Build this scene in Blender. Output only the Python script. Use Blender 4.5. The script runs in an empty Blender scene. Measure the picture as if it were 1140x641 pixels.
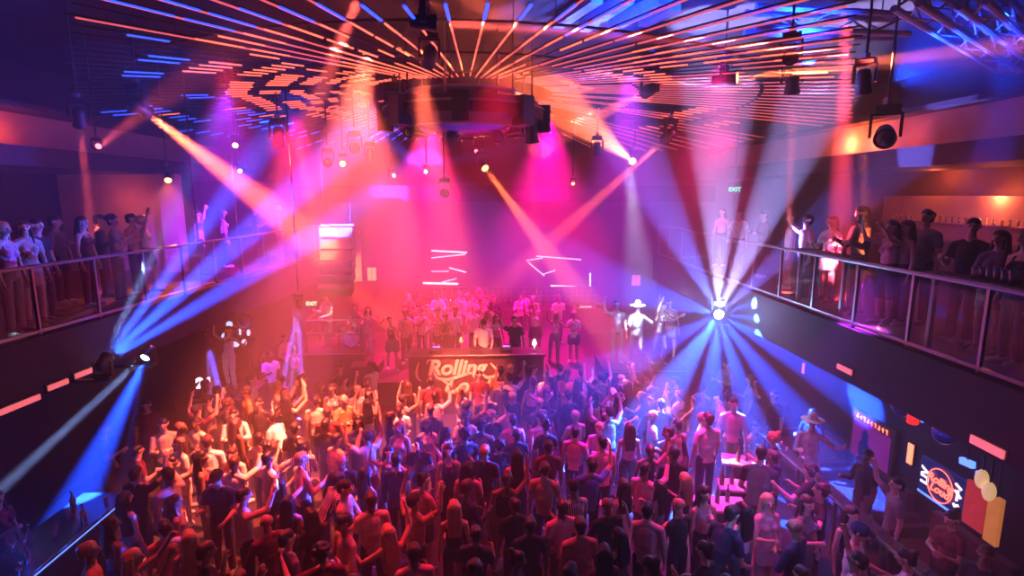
EXPO = 0.38
import bpy, bmesh, math, random
from mathutils import Vector, Matrix
R = random.Random(7)
PI = math.pi
SC = bpy.context.scene
COL = SC.collection
rad = math.radians

# ------------------------------------------------------------------ camera
CAM = Vector((0, 0, 6.2)); FPX = 620.0
YAW, PITCH = rad(2.28), rad(9.6)
cd = bpy.data.cameras.new('camera'); cam = bpy.data.objects.new('camera', cd); COL.objects.link(cam)
cd.lens = FPX / 1140 * 36; cd.clip_end = 200
cam.location = CAM; cam.rotation_euler = (PI/2 - PITCH, 0, -YAW)
SC.camera = cam
_F = Vector((math.sin(YAW)*math.cos(PITCH), math.cos(YAW)*math.cos(PITCH), -math.sin(PITCH)))
_R = Vector((math.cos(YAW), -math.sin(YAW), 0)); _U = _R.cross(_F)
def U(px, py, x=None, y=None, z=None):
    """the point of the place seen at pixel (px, py) on the plane X=x, Y=y or Z=z"""
    d = _F*FPX + _R*(px-570) + _U*(320.5-py)
    t = (x-CAM.x)/d.x if x is not None else (y-CAM.y)/d.y if y is not None else (z-CAM.z)/d.z
    return CAM + d*t
def PX(p):
    v = Vector(p)-CAM; k = FPX/v.dot(_F)
    return 570+v.dot(_R)*k, 320.5-v.dot(_U)*k

# ------------------------------------------------------------------ materials
def mat(name, col, rough=.6, metal=0, emit=None, es=0, var=.15, scale=6, alpha=None, bump=0, coat=0):
    m = bpy.data.materials.new(name); m.use_nodes = True; nt = m.node_tree
    b = nt.nodes['Principled BSDF']
    b.inputs['Roughness'].default_value = rough; b.inputs['Metallic'].default_value = metal
    n = nt.nodes.new('ShaderNodeTexNoise'); n.inputs['Scale'].default_value = scale; n.inputs['Detail'].default_value = 3
    tc = nt.nodes.new('ShaderNodeTexCoord'); nt.links.new(tc.outputs['Object'], n.inputs['Vector'])
    r = nt.nodes.new('ShaderNodeValToRGB'); nt.links.new(n.outputs['Fac'], r.inputs[0])
    r.color_ramp.elements[0].position = .3; r.color_ramp.elements[1].position = .7
    r.color_ramp.elements[0].color = (*[c*(1-var) for c in col], 1); r.color_ramp.elements[1].color = (*[min(1, c*(1+var)) for c in col], 1)
    nt.links.new(r.outputs[0], b.inputs['Base Color'])
    if coat: b.inputs['Coat Weight'].default_value = coat
    if bump:
        bp = nt.nodes.new('ShaderNodeBump'); bp.inputs['Strength'].default_value = bump
        nt.links.new(n.outputs['Fac'], bp.inputs['Height']); nt.links.new(bp.outputs[0], b.inputs['Normal'])
    if emit:
        b.inputs['Emission Color'].default_value = (*emit, 1); b.inputs['Emission Strength'].default_value = es
    m.cycles.emission_sampling = 'NONE'
    return m
def glass_mat(name, tint, fac=.06, rough=.05):
    m = bpy.data.materials.new(name); m.use_nodes = True; nt = m.node_tree
    nt.nodes.remove(nt.nodes['Principled BSDF'])
    t = nt.nodes.new('ShaderNodeBsdfTransparent'); t.inputs[0].default_value = (*tint, 1)
    g = nt.nodes.new('ShaderNodeBsdfGlossy'); g.inputs['Roughness'].default_value = rough
    mx = nt.nodes.new('ShaderNodeMixShader'); mx.inputs[0].default_value = fac
    nt.links.new(t.outputs[0], mx.inputs[1]); nt.links.new(g.outputs[0], mx.inputs[2])
    nt.links.new(mx.outputs[0], nt.nodes['Material Output'].inputs['Surface'])
    return m
def stripe_mat(name, a, b_, scale=60):
    m = mat(name, a); nt = m.node_tree
    w = nt.nodes.new('ShaderNodeTexWave'); w.bands_direction = 'X'; w.inputs['Scale'].default_value = scale/6.28
    tc = nt.nodes.new('ShaderNodeTexCoord'); nt.links.new(tc.outputs['Object'], w.inputs['Vector'])
    r = nt.nodes.new('ShaderNodeValToRGB'); r.color_ramp.interpolation = 'CONSTANT'
    r.color_ramp.elements[0].color = (*a, 1); r.color_ramp.elements[1].color = (*b_, 1); r.color_ramp.elements[1].position = .5
    nt.links.new(w.outputs['Fac'], r.inputs[0]); nt.links.new(r.outputs[0], nt.nodes['Principled BSDF'].inputs['Base Color'])
    return m
def sequin_mat(name, col):
    m = mat(name, col, rough=.18, metal=1); nt = m.node_tree
    v = nt.nodes.new('ShaderNodeTexVoronoi'); v.inputs['Scale'].default_value = 45
    tc = nt.nodes.new('ShaderNodeTexCoord'); nt.links.new(tc.outputs['Object'], v.inputs['Vector'])
    bp = nt.nodes.new('ShaderNodeBump'); bp.inputs['Strength'].default_value = .7; bp.inputs['Distance'].default_value = .02
    nt.links.new(v.outputs['Distance'], bp.inputs['Height']); nt.links.new(bp.outputs[0], nt.nodes['Principled BSDF'].inputs['Normal'])
    return m
M = dict(
    floor=mat('dark_floor', (.035, .03, .032), .35, var=.4, scale=2), wall=mat('dark_wall', (.024, .016, .018), .8, var=.3, scale=1.5),
    paint=mat('plum_paint', (.07, .035, .045), .7, var=.12, scale=2), pale=mat('pale_plaster', (.5, .36, .3), .8, var=.12, scale=2),
    ceil=mat('black_ceiling', (.01, .008, .009), .9, var=.3), black=mat('black_metal', (.02, .02, .022), .4, .3, var=.2),
    steel=mat('brushed_steel', (.3, .3, .32), .35, 1, var=.1, scale=20), truss=mat('blue_grey_truss_paint', (.25, .3, .5), .5, .2),
    wood=mat('dark_wood', (.09, .045, .03), .5, var=.3, scale=8), velvet=mat('wine_velvet', (.12, .02, .03), .9), vinyl=mat('black_vinyl', (.02, .018, .02), .5, bump=.1),
    stage=mat('stage_deck', (.04, .035, .035), .5), white=mat('white_laminate', (.8, .78, .75), .4), cream=mat('cream_upholstery', (.7, .6, .5), .7, bump=.1),
    glass=glass_mat('clear_glass', (.93, .94, .96)), drink=glass_mat('tumbler_glass', (.8, .82, .9), .35, .1), bottle=mat('bottle_glass', (.15, .25, .2), .1, coat=.5),
    lens=mat('lens_glass', (.03, .03, .05), .1, coat=1), chrome=mat('chrome', (.8, .8, .82), .12, 1),
    banner=mat('black_banner_cloth', (.035, .02, .025), .8), print=mat('printed_letter_ink', (.9, .62, .5), .7, var=.05),
    neon_w=mat('white_neon', (.9, .9, .9), .5, emit=(1, .75, .95), es=1.8, var=0), neon_o=mat('orange_neon', (.9, .3, .2), .5, emit=(1, .12, .07), es=2.6, var=0),
    neon_bl=mat('blue_neon', (.2, .3, .9), .5, emit=(.08, .2, 1), es=2.2, var=0), green=mat('exit_green', (.1, .6, .4), .5, emit=(.05, .9, .45), es=1.8, var=0),
    lampo=mat('amber_lamp_shade', (.9, .5, .3), .5, emit=(1, .28, .10), es=1.6, var=.1), lampp=mat('pink_lamp_shade', (.9, .4, .4), .5, emit=(1, .16, .16), es=.75, var=.1),
    screen=mat('phone_screen', (.5, .6, .7), .3, emit=(.55, .7, 1), es=2.5, var=0), panel=mat('dark_screen', (.01, .01, .03), .2, emit=(.02, .03, .25), es=.35, var=.2),
    led_o=mat('orange_led', (.9, .3, .2), .5, emit=(1, .11, .055), es=2.6, var=0), led_d=mat('dim_pink_led', (.9, .3, .3), .5, emit=(1, .13, .14), es=.75, var=0),
    led_b=mat('blue_led', (.2, .3, .9), .5, emit=(.015, .07, 1), es=2.0, var=0), tube=mat('tube_housing', (.05, .03, .03), .5),
    lit_o=mat('orange_lens_light', (1, .6, .4), .3, emit=(1, .3, .09), es=7, var=0), lit_w=mat('white_lens_light', (1, 1, 1), .3, emit=(.6, .75, 1), es=14, var=0),
    lit_b=mat('blue_lens_light', (.4, .6, 1), .3, emit=(.1, .3, 1), es=7, var=0), lit_p=mat('pink_lens_light', (1, .4, .6), .3, emit=(1, .16, .2), es=4, var=0),
    red=mat('red_plastic', (.6, .03, .03), .35), smoke=mat('smoked_blue_glass', (.02, .05, .3), .1, coat=1),
)

# ------------------------------------------------------------------ mesh helpers
class MB:
    def __init__(s): s.v = []; s.f = []; s.mi = []
    def add(s, vs, fs, mi=0):
        o = len(s.v); s.v += [tuple(v) for v in vs]; s.f += [tuple(i+o for i in f) for f in fs]; s.mi += [mi]*len(fs); return s
    def box(s, a, b, mi=0, mx=None):
        (x0, y0, z0), (x1, y1, z1) = a, b
        vs = [Vector(p) for p in ((x0,y0,z0),(x1,y0,z0),(x1,y1,z0),(x0,y1,z0),(x0,y0,z1),(x1,y0,z1),(x1,y1,z1),(x0,y1,z1))]
        if mx: vs = [mx @ v for v in vs]
        return s.add(vs, [(0,3,2,1),(4,5,6,7),(0,1,5,4),(1,2,6,5),(2,3,7,6),(3,0,4,7)], mi)
    def bar(s, p, q, w, h=None, mi=0):
        p, q = Vector(p), Vector(q); d = q-p
        mx = Matrix.Translation(p) @ d.to_track_quat('Y', 'Z').to_matrix().to_4x4()
        h = h or w
        return s.box((-w/2, 0, -h/2), (w/2, d.length, h/2), mi, mx)
    def rings(s, rings, mi=0, close=True, caps=True):
        n = len(rings[0]); vs = [v for r in rings for v in r]; fs = []
        for i in range(len(rings)-1):
            for j in range(n if close else n-1):
                k = (j+1) % n; fs.append((i*n+j, i*n+k, (i+1)*n+k, (i+1)*n+j))
        if caps and close: fs.append(tuple(range(n))[::-1]); fs.append(tuple((len(rings)-1)*n+j for j in range(n)))
        return s.add(vs, fs, mi)
    def tube(s, pts, r, n=8, mi=0):
        pts = [Vector(p) for p in pts]; out = []
        for i, p in enumerate(pts):
            d = (pts[min(i+1, len(pts)-1)]-pts[max(i-1, 0)]).normalized(); rr = r[i] if isinstance(r, (list, tuple)) else r
            q = d.to_track_quat('Z', 'Y')
            out.append([p + q @ Vector((math.cos(a)*rr, math.sin(a)*rr, 0)) for a in [2*PI*k/n for k in range(n)]])
        return s.rings(out, mi)
    def lathe(s, prof, n=16, mx=None, mi=0):
        out = [[Vector((math.cos(2*PI*k/n)*r, math.sin(2*PI*k/n)*r, z)) for k in range(n)] for r, z in prof]
        if mx: out = [[mx @ v for v in r] for r in out]
        return s.rings(out, mi)
    def cap(s, p, q, r0, r1, wide=1, wd=(1, 0, 0), n=12, h=3, cut=False):
        p, q = Vector(p), Vector(q); d = q-p
        if d.length < 1e-5: d = Vector((0, 0, 1e-4))
        z = d.normalized(); x = Vector(wd); x = x - z*x.dot(z)
        if x.length < 1e-3: x = z.orthogonal()
        x.normalize(); y = z.cross(x); out = []
        for c, r, sg in ((p, r0, -1), (q, r1, 1)):
            for k in range(h):
                a = (PI/2)*(1-(k+.25)/h) if sg < 0 else (PI/2)*((k)/h)
                if sg < 0: zz, rr = -math.sin(a)*r*(.12 if cut else 1), math.cos(a*(.3 if cut else 1))*r
                else: zz, rr = math.sin(a)*r, math.cos(a)*r
                out.append([c + z*zz + (x*math.cos(t)*wide + y*math.sin(t))*rr for t in [2*PI*j/n for j in range(n)]])
        return s.rings(out)
    def mesh(s, name, smooth=False):
        me = bpy.data.meshes.new(name); me.from_pydata(s.v, [], s.f)
        if any(s.mi): me.polygons.foreach_set('material_index', s.mi)
        if smooth: me.polygons.foreach_set('use_smooth', [True]*len(me.polygons))
        me.update(); return me
    def build(s, name, m, parent=None, smooth=False, loc=None):
        me = s.mesh(name, smooth)
        for x in (m if isinstance(m, (list, tuple)) else [m]): me.materials.append(x)
        return link(name, me, parent, loc)
def link(name, me, parent=None, loc=None):
    o = bpy.data.objects.new(name, me); COL.objects.link(o); o.parent = parent
    if loc is not None: o.location = loc
    return o
def bevel(o, w=.01, seg=2):
    b = o.modifiers.new('b', 'BEVEL'); b.width = w; b.segments = seg; b.limit_method = 'ANGLE'; return o
def tag(o, label, cat, group=None, kind=None):
    if label: o['label'] = label
    if cat: o['category'] = cat
    if group: o['group'] = group
    if kind: o['kind'] = kind
    return o
def empty(name, loc=(0, 0, 0), rz=0, label=None, cat=None, group=None):
    o = bpy.data.objects.new(name, None); COL.objects.link(o); o.location = loc; o.rotation_euler = (0, 0, rz); o.empty_display_size = .1
    return tag(o, label, cat, group)
def struct(name, mb, m):
    o = mb.build(name, m); o['kind'] = 'structure'; return o
def copy_tree(o, parent=None):
    c = o.copy(); COL.objects.link(c); c.parent = parent
    for ch in list(o.children): copy_tree(ch, c)
    return c
def text_mesh(s, size, bold=.0, shear=0, ext=.006, space=1):
    cu = bpy.data.curves.new('t', 'FONT'); cu.body = s; cu.size = size; cu.offset = bold; cu.shear = shear; cu.extrude = ext
    cu.align_x = 'CENTER'; cu.align_y = 'CENTER'; cu.space_character = space
    o = bpy.data.objects.new('t', cu); COL.objects.link(o)
    dg = bpy.context.evaluated_depsgraph_get(); dg.update()
    me = bpy.data.meshes.new_from_object(o.evaluated_get(dg)); bpy.data.objects.remove(o); return me
def text(name, s, size, m, parent, mx, **kw):
    me = text_mesh(s, size, **kw); me.transform(mx); me.materials.clear(); me.materials.append(m)
    return link(name, me, parent)

# ------------------------------------------------------------------ people
def rot(axis, a): return Matrix.Rotation(a, 4, axis)
class Pose:
    """joints of a standing adult, front towards +Y, feet on z=0"""
    def __init__(s, lean=0, twist=0, side=0, nod=0, turn=0, armL=None, armR=None, legs=None, female=False, drop=0, fist=(False, False)):
        s.fem = female; s.drop = drop
        s.T = Matrix.Translation((0, 0, .95-drop)) @ rot('Z', twist) @ rot('Y', side) @ rot('X', -lean) @ Matrix.Translation((0, 0, -.95))
        s.Hd = s.T @ Matrix.Translation((0, 0, 1.5)) @ rot('Z', turn) @ rot('X', -nod) @ Matrix.Translation((0, 0, -1.5))
        s.arms = {-1: armL or ((-.18, 0, -1), (-.05, .25, -1)), 1: armR or ((.18, 0, -1), (.05, .25, -1))}
        s.legs = legs or {-1: ((-.03, .02, -1), (0, -.03, -1)), 1: ((.03, .02, -1), (0, -.03, -1))}
        s.fist = fist
    def arm_pts(s, sd):
        w = .165 if s.fem else .188
        S = s.T @ Vector((sd*w, 0, 1.375)); a, b = s.arms[sd]
        r = s.T.to_3x3()
        a = (r @ Vector(a)).normalized(); b = (r @ Vector(b)).normalized()
        E = S + a*.285; W = E + b*.25
        return S, E, W, b
    def leg_pts(s, sd):
        H = Vector((sd*.092, 0, .90-s.drop)); a, b = s.legs[sd]
        K = H + Vector(a).normalized()*.42; A = K + Vector(b).normalized()*.40
        return H, K, A
def tcap(mb, T, p, q, r0, r1, wide=1, wd=(1, 0, 0), cut=False):
    mb.cap(T @ Vector(p), T @ Vector(q), r0, r1, wide, T.to_3x3() @ Vector(wd), cut=cut)
def body_prims(P):
    mb = MB(); T, H, f = P.T, P.Hd, P.fem
    tcap(mb, T, (0, 0, .92), (0, 0, 1.0), .105, .098, 1.42 if f else 1.38)
    tcap(mb, T, (0, 0, 1.0), (0, 0, 1.16), .092 if f else .1, .09 if f else .105, 1.25 if f else 1.36)
    tcap(mb, T, (0, 0, 1.18), (0, 0, 1.33), .09 if f else .105, .085 if f else .098, 1.35 if f else 1.5)
    if f:
        for sd in (-1, 1): tcap(mb, T, (sd*.07, .07, 1.27), (sd*.07, .085, 1.26), .055, .05)
    for sd in (-1, 1):
        tcap(mb, T, (sd*.02, -.012, 1.45), (sd*(.135 if f else .155), -.005, 1.385), .05, .05 if f else .056)
    tcap(mb, T, (0, -.01, 1.42), (0, .012, 1.55), .05 if f else .06, .045 if f else .054)
    tcap(mb, H, (0, -.025, 1.665), (0, .02, 1.66), .083, .079)
    tcap(mb, H, (0, .02, 1.63), (0, .05, 1.575), .066, .040)
    tcap(mb, H, (0, .06, 1.66), (0, .075, 1.64), .05, .04)
    tcap(mb, H, (0, .098, 1.655), (0, .122, 1.622), .010, .015)
    tcap(mb, H, (-.012, .095, 1.597), (.012, .095, 1.597), .012, .012)
    for sd in (-1, 1):
        tcap(mb, H, (sd*.082, -.005, 1.66), (sd*.088, -.01, 1.625), .017, .012)
        tcap(mb, H, (sd*.032, .092, 1.652), (sd*.032, .093, 1.652), .014, .014)
        S, E, W, d = P.arm_pts(sd)
        k = .85 if f else 1
        mb.cap(S, E, .054*k, .041*k); mb.cap(E, E.lerp(W, .35), .041*k, .041*k); mb.cap(E.lerp(W, .35), W, .041*k, .026*k)
        # hand: palm, four fingers bent at two joints, thumb from the side of the palm
        inw = Vector((-sd, .2, 0)); n = (inw - d*inw.dot(d));
        n = n.normalized() if n.length > .1 else d.orthogonal()
        w = d.cross(n).normalized(); tip = W + d*.085
        mb.cap(W + d*.015, tip, .020, .020, 1.95, w)
        curl = .95 if P.fist[0 if sd < 0 else 1] else .38
        for i, (o, L) in enumerate(((-.029, .036), (-.010, .042), (.010, .040), (.029, .031))):
            b = W + d*.088 + w*o*sd
            d1 = (d*math.cos(curl*.6) + n*math.sin(curl*.6)).normalized(); c = b + d1*L
            d2 = (d*math.cos(curl*1.7) + n*math.sin(curl*1.7)).normalized()
            mb.cap(b, c, .0105, .0098); mb.cap(c, c + d2*L*.85, .0098, .0085)
        tb = W + d*.03 - w*.030*sd; t1 = tb + (d*.6 - w*sd*.8 + n*.25).normalized()*.038
        mb.cap(tb, t1, .014, .0115); mb.cap(t1, t1 + (d*.9 - w*sd*.2 + n*.35).normalized()*.03, .0115, .0095)
        h, K, A = P.leg_pts(sd)
        mb.cap(h, K, .088, .056); mb.cap(K, K.lerp(A, .3), .054, .057); mb.cap(K.lerp(A, .3), A, .057, .036)
        mb.cap(A + Vector((0, -.03, -.04)), A + Vector((sd*.02, .15, -.055)), .036, .026, 1.25)
    return mb
def top_prims(P, kind):
    mb = MB(); T, f = P.T, P.fem; g = .014
    lo = 1.0 if kind in ('crop', 'tank') and f else .9
    if lo < 1: tcap(mb, T, (0, 0, .88), (0, 0, 1.0), .115+g, .10+g, 1.42 if f else 1.36, cut=True)
    tcap(mb, T, (0, 0, 1.03), (0, 0, 1.16), (.092 if f else .1)+g, (.09 if f else .107)+g, 1.27 if f else 1.36)
    tcap(mb, T, (0, 0, 1.18), (0, 0, 1.33 if kind != 'tank' else 1.30), (.09 if f else .107)+g, (.085 if f else .098)+g*.8, 1.36 if f else 1.5)
    if f:
        for sd in (-1, 1): tcap(mb, T, (sd*.07, .07, 1.27), (sd*.07, .085, 1.26), .055+g*.7, .05+g*.7)
    if kind != 'tank':
        for sd in (-1, 1): tcap(mb, T, (sd*.03, -.012, 1.437), (sd*(.135 if f else .155), -.005, 1.385), .056, .062)
    for sd in (-1, 1):
        S, E, W, d = P.arm_pts(sd); k = .88 if f else 1
        if kind == 'tank':
            tcap(mb, T, (sd*.085, .05, 1.36), (sd*.08, 0, 1.445), .02, .02); tcap(mb, T, (sd*.085, -.05, 1.36), (sd*.08, 0, 1.445), .02, .02)
        elif kind == 'long':
            mb.cap(S, E, .062*k, .052*k); mb.cap(W, E, .036*k, .051*k, cut=True)
        else:
            mb.cap(S.lerp(E, .62), S, .060*k, .060*k, cut=True)
    if kind == 'dress':
        a = [P.leg_pts(s_)[0].lerp(P.leg_pts(s_)[1], .55) for s_ in (-1, 1)]
        m_ = (a[0]+a[1])/2
        mb.cap(m_, T @ Vector((0, 0, .97)), .135, .12, 1.38, cut=True)
    return mb
def leg_prims(P, kind):
    mb = MB(); g = .013; T = P.T
    tcap(mb, T, (0, 0, .93), (0, 0, .985), .106+g, .098+g, 1.42)
    for sd in (-1, 1):
        h, K, A = P.leg_pts(sd)
        mb.cap(h, K, .088+g, .062+g) if kind != 'skirt' else mb.cap(h, h.lerp(K, .5), .1+g, .095+g, 1.15)
        if kind == 'trousers': mb.cap(K, A + Vector((0, 0, .02)), .062+g, .048+g)
    if kind == 'skirt':
        a = [P.leg_pts(s_)[0].lerp(P.leg_pts(s_)[1], .5) for s_ in (-1, 1)]; mb.cap((a[0]+a[1])/2, T @ Vector((0, 0, .95)), .13, .115, 1.4, cut=True)
    return mb
def shoe_prims(P):
    mb = MB()
    for sd in (-1, 1):
        h, K, A = P.leg_pts(sd)
        mb.cap(A + Vector((0, -.035, -.035)), A + Vector((sd*.02, .155, -.052)), .047, .036, 1.25)
        mb.cap(A + Vector((0, -.02, -.03)), A + Vector((0, -.005, .02)), .045, .046)
    return mb
def hair_prims(P, kind):
    mb = MB(); H = P.Hd
    if kind == 'cap':
        tcap(mb, H, (0, -.025, 1.675), (0, .018, 1.68), .098, .092); tcap(mb, H, (-.03, .095, 1.70), (.03, .095, 1.70), .022, .022)
        tcap(mb, H, (0, .10, 1.695), (0, .165, 1.685), .018, .014, 4.2)
        return mb
    if kind == 'hat':
        tcap(mb, H, (0, -.01, 1.70), (0, -.01, 1.76), .10, .085)
        mb.lathe([(.10, 1.685), (.2, 1.69), (.205, 1.70), (.10, 1.712)], 24, H @ Matrix.Translation((0, -.01, 0))); return mb
    tcap(mb, H, (0, -.035, 1.675), (0, .012, 1.69), .093, .083)
    tcap(mb, H, (0, -.05, 1.66), (0, -.06, 1.60), .078, .058)
    if kind == 'curly':
        rr = random.Random(3)
        for k in range(26):
            a, b = rr.uniform(0, 2*PI), rr.uniform(.05, 1.5); p = Vector((math.cos(a)*math.cos(b)*.105, math.sin(a)*math.cos(b)*.1-.03, math.sin(b)*.1+1.665))
            if p.y < .055 or p.z > 1.73: tcap(mb, H, p, p, .036, .036)
    if kind == 'bun':
        tcap(mb, H, (0, -.09, 1.74), (0, -.11, 1.75), .045, .042)
    if kind == 'long':
        for x in (-.062, -.03, 0, .03, .062):
            tcap(mb, H, (x, -.06, 1.66), (x*1.25, -.095, 1.40), .045, .038); tcap(mb, H, (x*1.25, -.095, 1.40), (x*1.2, -.10, 1.24), .038, .022)
        for sd in (-1, 1):
            tcap(mb, H, (sd*.078, -.015, 1.68), (sd*.092, -.01, 1.52), .026, .026); tcap(mb, H, (sd*.092, -.01, 1.52), (sd*.10, .02, 1.38), .026, .017)
    if kind == 'ponytail':
        tcap(mb, H, (0, -.11, 1.72), (0, -.17, 1.62), .03, .036); tcap(mb, H, (0, -.17, 1.62), (0, -.15, 1.40), .036, .016)
    return mb
def remesh(mb, name, vox, sm=2):
    me = mb.mesh(name); o = bpy.data.objects.new('tmp', me); COL.objects.link(o)
    r = o.modifiers.new('r', 'REMESH'); r.mode = 'VOXEL'; r.voxel_size = vox; r.use_smooth_shade = True
    if sm: s = o.modifiers.new('s', 'SMOOTH'); s.factor = .45; s.iterations = sm
    dg = bpy.context.evaluated_depsgraph_get(); dg.update()
    out = bpy.data.meshes.new_from_object(o.evaluated_get(dg)); out.name = name
    bpy.data.objects.remove(o); bpy.data.meshes.remove(me)
    out.materials.clear()
    return out
EYE = mat('dark_eye', (.02, .015, .015), .15, coat=1); LIP = mat('lip', (.5, .12, .12), .4)
SKIN0 = mat('skin', (.6, .38, .28), .5)
def template(P, top, bottom, hair, vox=.0115):
    body = remesh(body_prims(P), 'body', vox, 1)
    for m_ in (SKIN0, EYE, LIP): body.materials.append(m_)
    Hi = P.Hd
    eyes = [Hi @ Vector((s*.032, .104, 1.652)) for s in (-1, 1)]; lip = Hi @ Vector((0, .108, 1.597))
    for p in body.polygons:
        c = p.center
        if min((c-e).length for e in eyes) < .0125: p.material_index = 1
        elif abs((Hi.inverted() @ c).z-1.597) < .009 and (c-lip).length < .026: p.material_index = 2
    d = dict(body=body, pose=P)
    d['shirt'] = remesh(top_prims(P, top), 'shirt', .015, 2)
    if bottom: d['trousers' if bottom == 'trousers' else 'shorts' if bottom == 'shorts' else 'skirt'] = remesh(leg_prims(P, bottom), 'trousers', .018, 2)
    d['shoes'] = remesh(shoe_prims(P), 'shoes', .016, 1)
    if hair: d['hair'] = remesh(hair_prims(P, hair), 'hair', .012, 1)
    for k in ('shirt', 'trousers', 'shorts', 'skirt', 'shoes', 'hair'):
        if k in d: d[k].materials.append(SKIN0)
    d['top'] = top; d['hk'] = hair
    return d
A = lambda *v: tuple(v)
UP = ((.55, .35, .55), (-.05, .25, 1)); UPL = ((-.55, .35, .6), (.1, .25, 1))
HOLD = ((.2, .25, -1), (-.25, 1, .45)); HOLDL = ((-.2, .25, -1), (.25, 1, .45))
PHONE = ((.25, .8, .2), (-.1, .5, 1)); OUT = ((.75, .35, -.45), (.35, .75, .55)); OUTL = ((-.75, .35, -.45), (-.3, .8, .65))
CRS = ((.3, .3, -1), (-.85, .6, .15)); CRSL = ((-.3, .3, -1), (.85, .6, .25))
STEP = {-1: ((-.06, .25, -1), (0, -.12, -1)), 1: ((.12, -.15, -1), (.03, -.25, -1))}
SIT = {-1: ((-.12, 1, -.04), (0, .02, -1)), 1: ((.12, 1, -.04), (0, .02, -1))}
TSPEC = dict(
    stand=(dict(), 'tee', 'trousers', 'short'), drink=(dict(armR=HOLD, turn=.4, fist=(False, True)), 'tee', 'trousers', 'short'),
    shirt=(dict(armL=CRSL, armR=HOLD, nod=.15, fist=(True, True)), 'long', 'trousers', 'short'), raise1=(dict(armR=UP, nod=-.15, side=.06, fist=(False, True)), 'tee', 'trousers', 'short'),
    raise2=(dict(armR=UP, armL=UPL, nod=-.15, legs=STEP, drop=.03), 'tee', 'trousers', 'cap'), phone=(dict(armR=PHONE, nod=.15, fist=(True, True)), 'long', 'trousers', 'short'),
    curly=(dict(armL=OUTL, armR=HOLD, twist=.2, turn=-.4), 'tee', 'trousers', 'curly'), bald=(dict(nod=.2, armL=CRSL, armR=CRS), 'long', 'trousers', None),
    capman=(dict(armR=HOLD, armL=((-.2, .2, -1), (.1, .9, -.1)), nod=.25), 'tee', 'trousers', 'cap'), lean=(dict(lean=.5, nod=-.25, armL=((-.25, .55, -1), (.2, 1, -.1)), armR=((.25, .55, -1), (-.2, 1, -.1))), 'tee', 'trousers', 'short'),
    f_stand=(dict(female=True), 'tank', 'trousers', 'long'), f_drink=(dict(female=True, armR=HOLD, turn=-.3, fist=(False, True)), 'dress', None, 'long'),
    f_raise=(dict(female=True, armR=UP, nod=-.1, side=.08, legs=STEP, drop=.03), 'tank', 'skirt', 'ponytail'), f_dance=(dict(female=True, armL=OUTL, armR=UP, twist=.25, side=-.08, legs=STEP, drop=.03), 'tank', 'trousers', 'long'),
    f_bun=(dict(female=True, armL=HOLDL, armR=CRS, nod=.15), 'tee', 'skirt', 'bun'), f_phone=(dict(female=True, armR=PHONE, armL=((-.25, .8, .2), (.2, .6, .9)), nod=.05, fist=(True, True)), 'tank', 'shorts', 'long'),
    sit=(dict(legs=SIT, drop=.45, armL=((-.2, .5, -1), (.2, 1, -.1)), armR=HOLD, lean=.1), 'tee', 'trousers', 'short'), f_sit=(dict(female=True, legs=SIT, drop=.45, armL=((-.2, .5, -1), (.2, 1, -.1)), armR=PHONE, lean=.05), 'dress', None, 'long'),
    hat=(dict(armL=OUTL, armR=HOLD, legs=STEP, drop=.03), 'long', 'trousers', 'hat'), lean_f=(dict(female=True, lean=.4, nod=-.2, armL=((-.25, .55, -1), (.2, 1, -.1)), armR=PHONE), 'tank', 'trousers', 'long'),
    dj=(dict(lean=.2, nod=.2, armL=((-.25, .5, -1), (.1, 1, -.15)), armR=((.25, .5, -1), (-.1, 1, -.1))), 'tee', 'trousers', 'cap'),
)
TEMPL = {}
def get_t(k):
    if k not in TEMPL:
        kw, top, bot, hair = TSPEC[k]; TEMPL[k] = template(Pose(**kw), top, bot, hair)
    return TEMPL[k]
POSEWORDS = dict(stand='standing with arms down', drink='holding a drink at chest height', shirt='with both hands held in front', raise1='with one arm raised', raise2='with both arms raised',
    phone='holding up a phone', curly='with one arm stretched out', bald='with folded arms', capman='looking down with forearm bent', lean='bending forward on both arms', f_stand='standing with arms down',
    f_drink='holding a drink at chest height', f_raise='with one arm raised', f_dance='dancing with arms flung out', f_bun='with bent arms', f_phone='filming with a phone', sit='sitting with forearm raised',
    f_sit='sitting with hand raised', hat='with one arm stretched out', lean_f='bending forward with one hand up', dj='working with both hands low')
HAIRWORDS = {'short': 'short', 'long': 'long', 'curly': 'curly', 'bun': 'tied-up', 'ponytail': 'ponytailed', None: 'bald', 'cap': 'cap', 'hat': 'hat'}
SKINS = [mat('skin_%s' % n, c, .5, var=.05, scale=10) for n, c in (('fair', (.72, .5, .4)), ('light', (.62, .42, .31)), ('tan', (.5, .31, .21)), ('brown', (.3, .17, .1)), ('deep', (.15, .08, .05)))]
HAIRC = {n: mat('hair_'+n, c, .45, var=.3, scale=60, bump=.3) for n, c in dict(black=(.012, .01, .01), brown=(.05, .025, .015), blond=(.5, .33, .15), red=(.2, .05, .02)).items()}
CLOTH = {n: mat('cloth_'+n, c, .85, var=.12, scale=15, bump=.15) for n, c in dict(white=(.82, .8, .78), cream=(.72, .62, .5), black=(.016, .015, .018), grey=(.22, .21, .22), navy=(.02, .03, .1), red=(.45, .04, .05),
    pink=(.75, .35, .42), blue=(.1, .22, .55), orange=(.75, .3, .1), olive=(.14, .13, .06), denim=(.06, .1, .2), beige=(.5, .4, .3), wine=(.15, .02, .04)).items()}
CLOTH['striped'] = stripe_mat('cloth_striped', (.85, .82, .8), (.03, .03, .06)); CLOTH['silver'] = sequin_mat('cloth_silver', (.9, .9, .95)); CLOTH['gold'] = sequin_mat('cloth_gold', (.9, .6, .25))
GARM = dict(tee='t-shirt', long='long-sleeved shirt', tank='sleeveless top', dress='short dress')
PEOPLE = []
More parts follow.
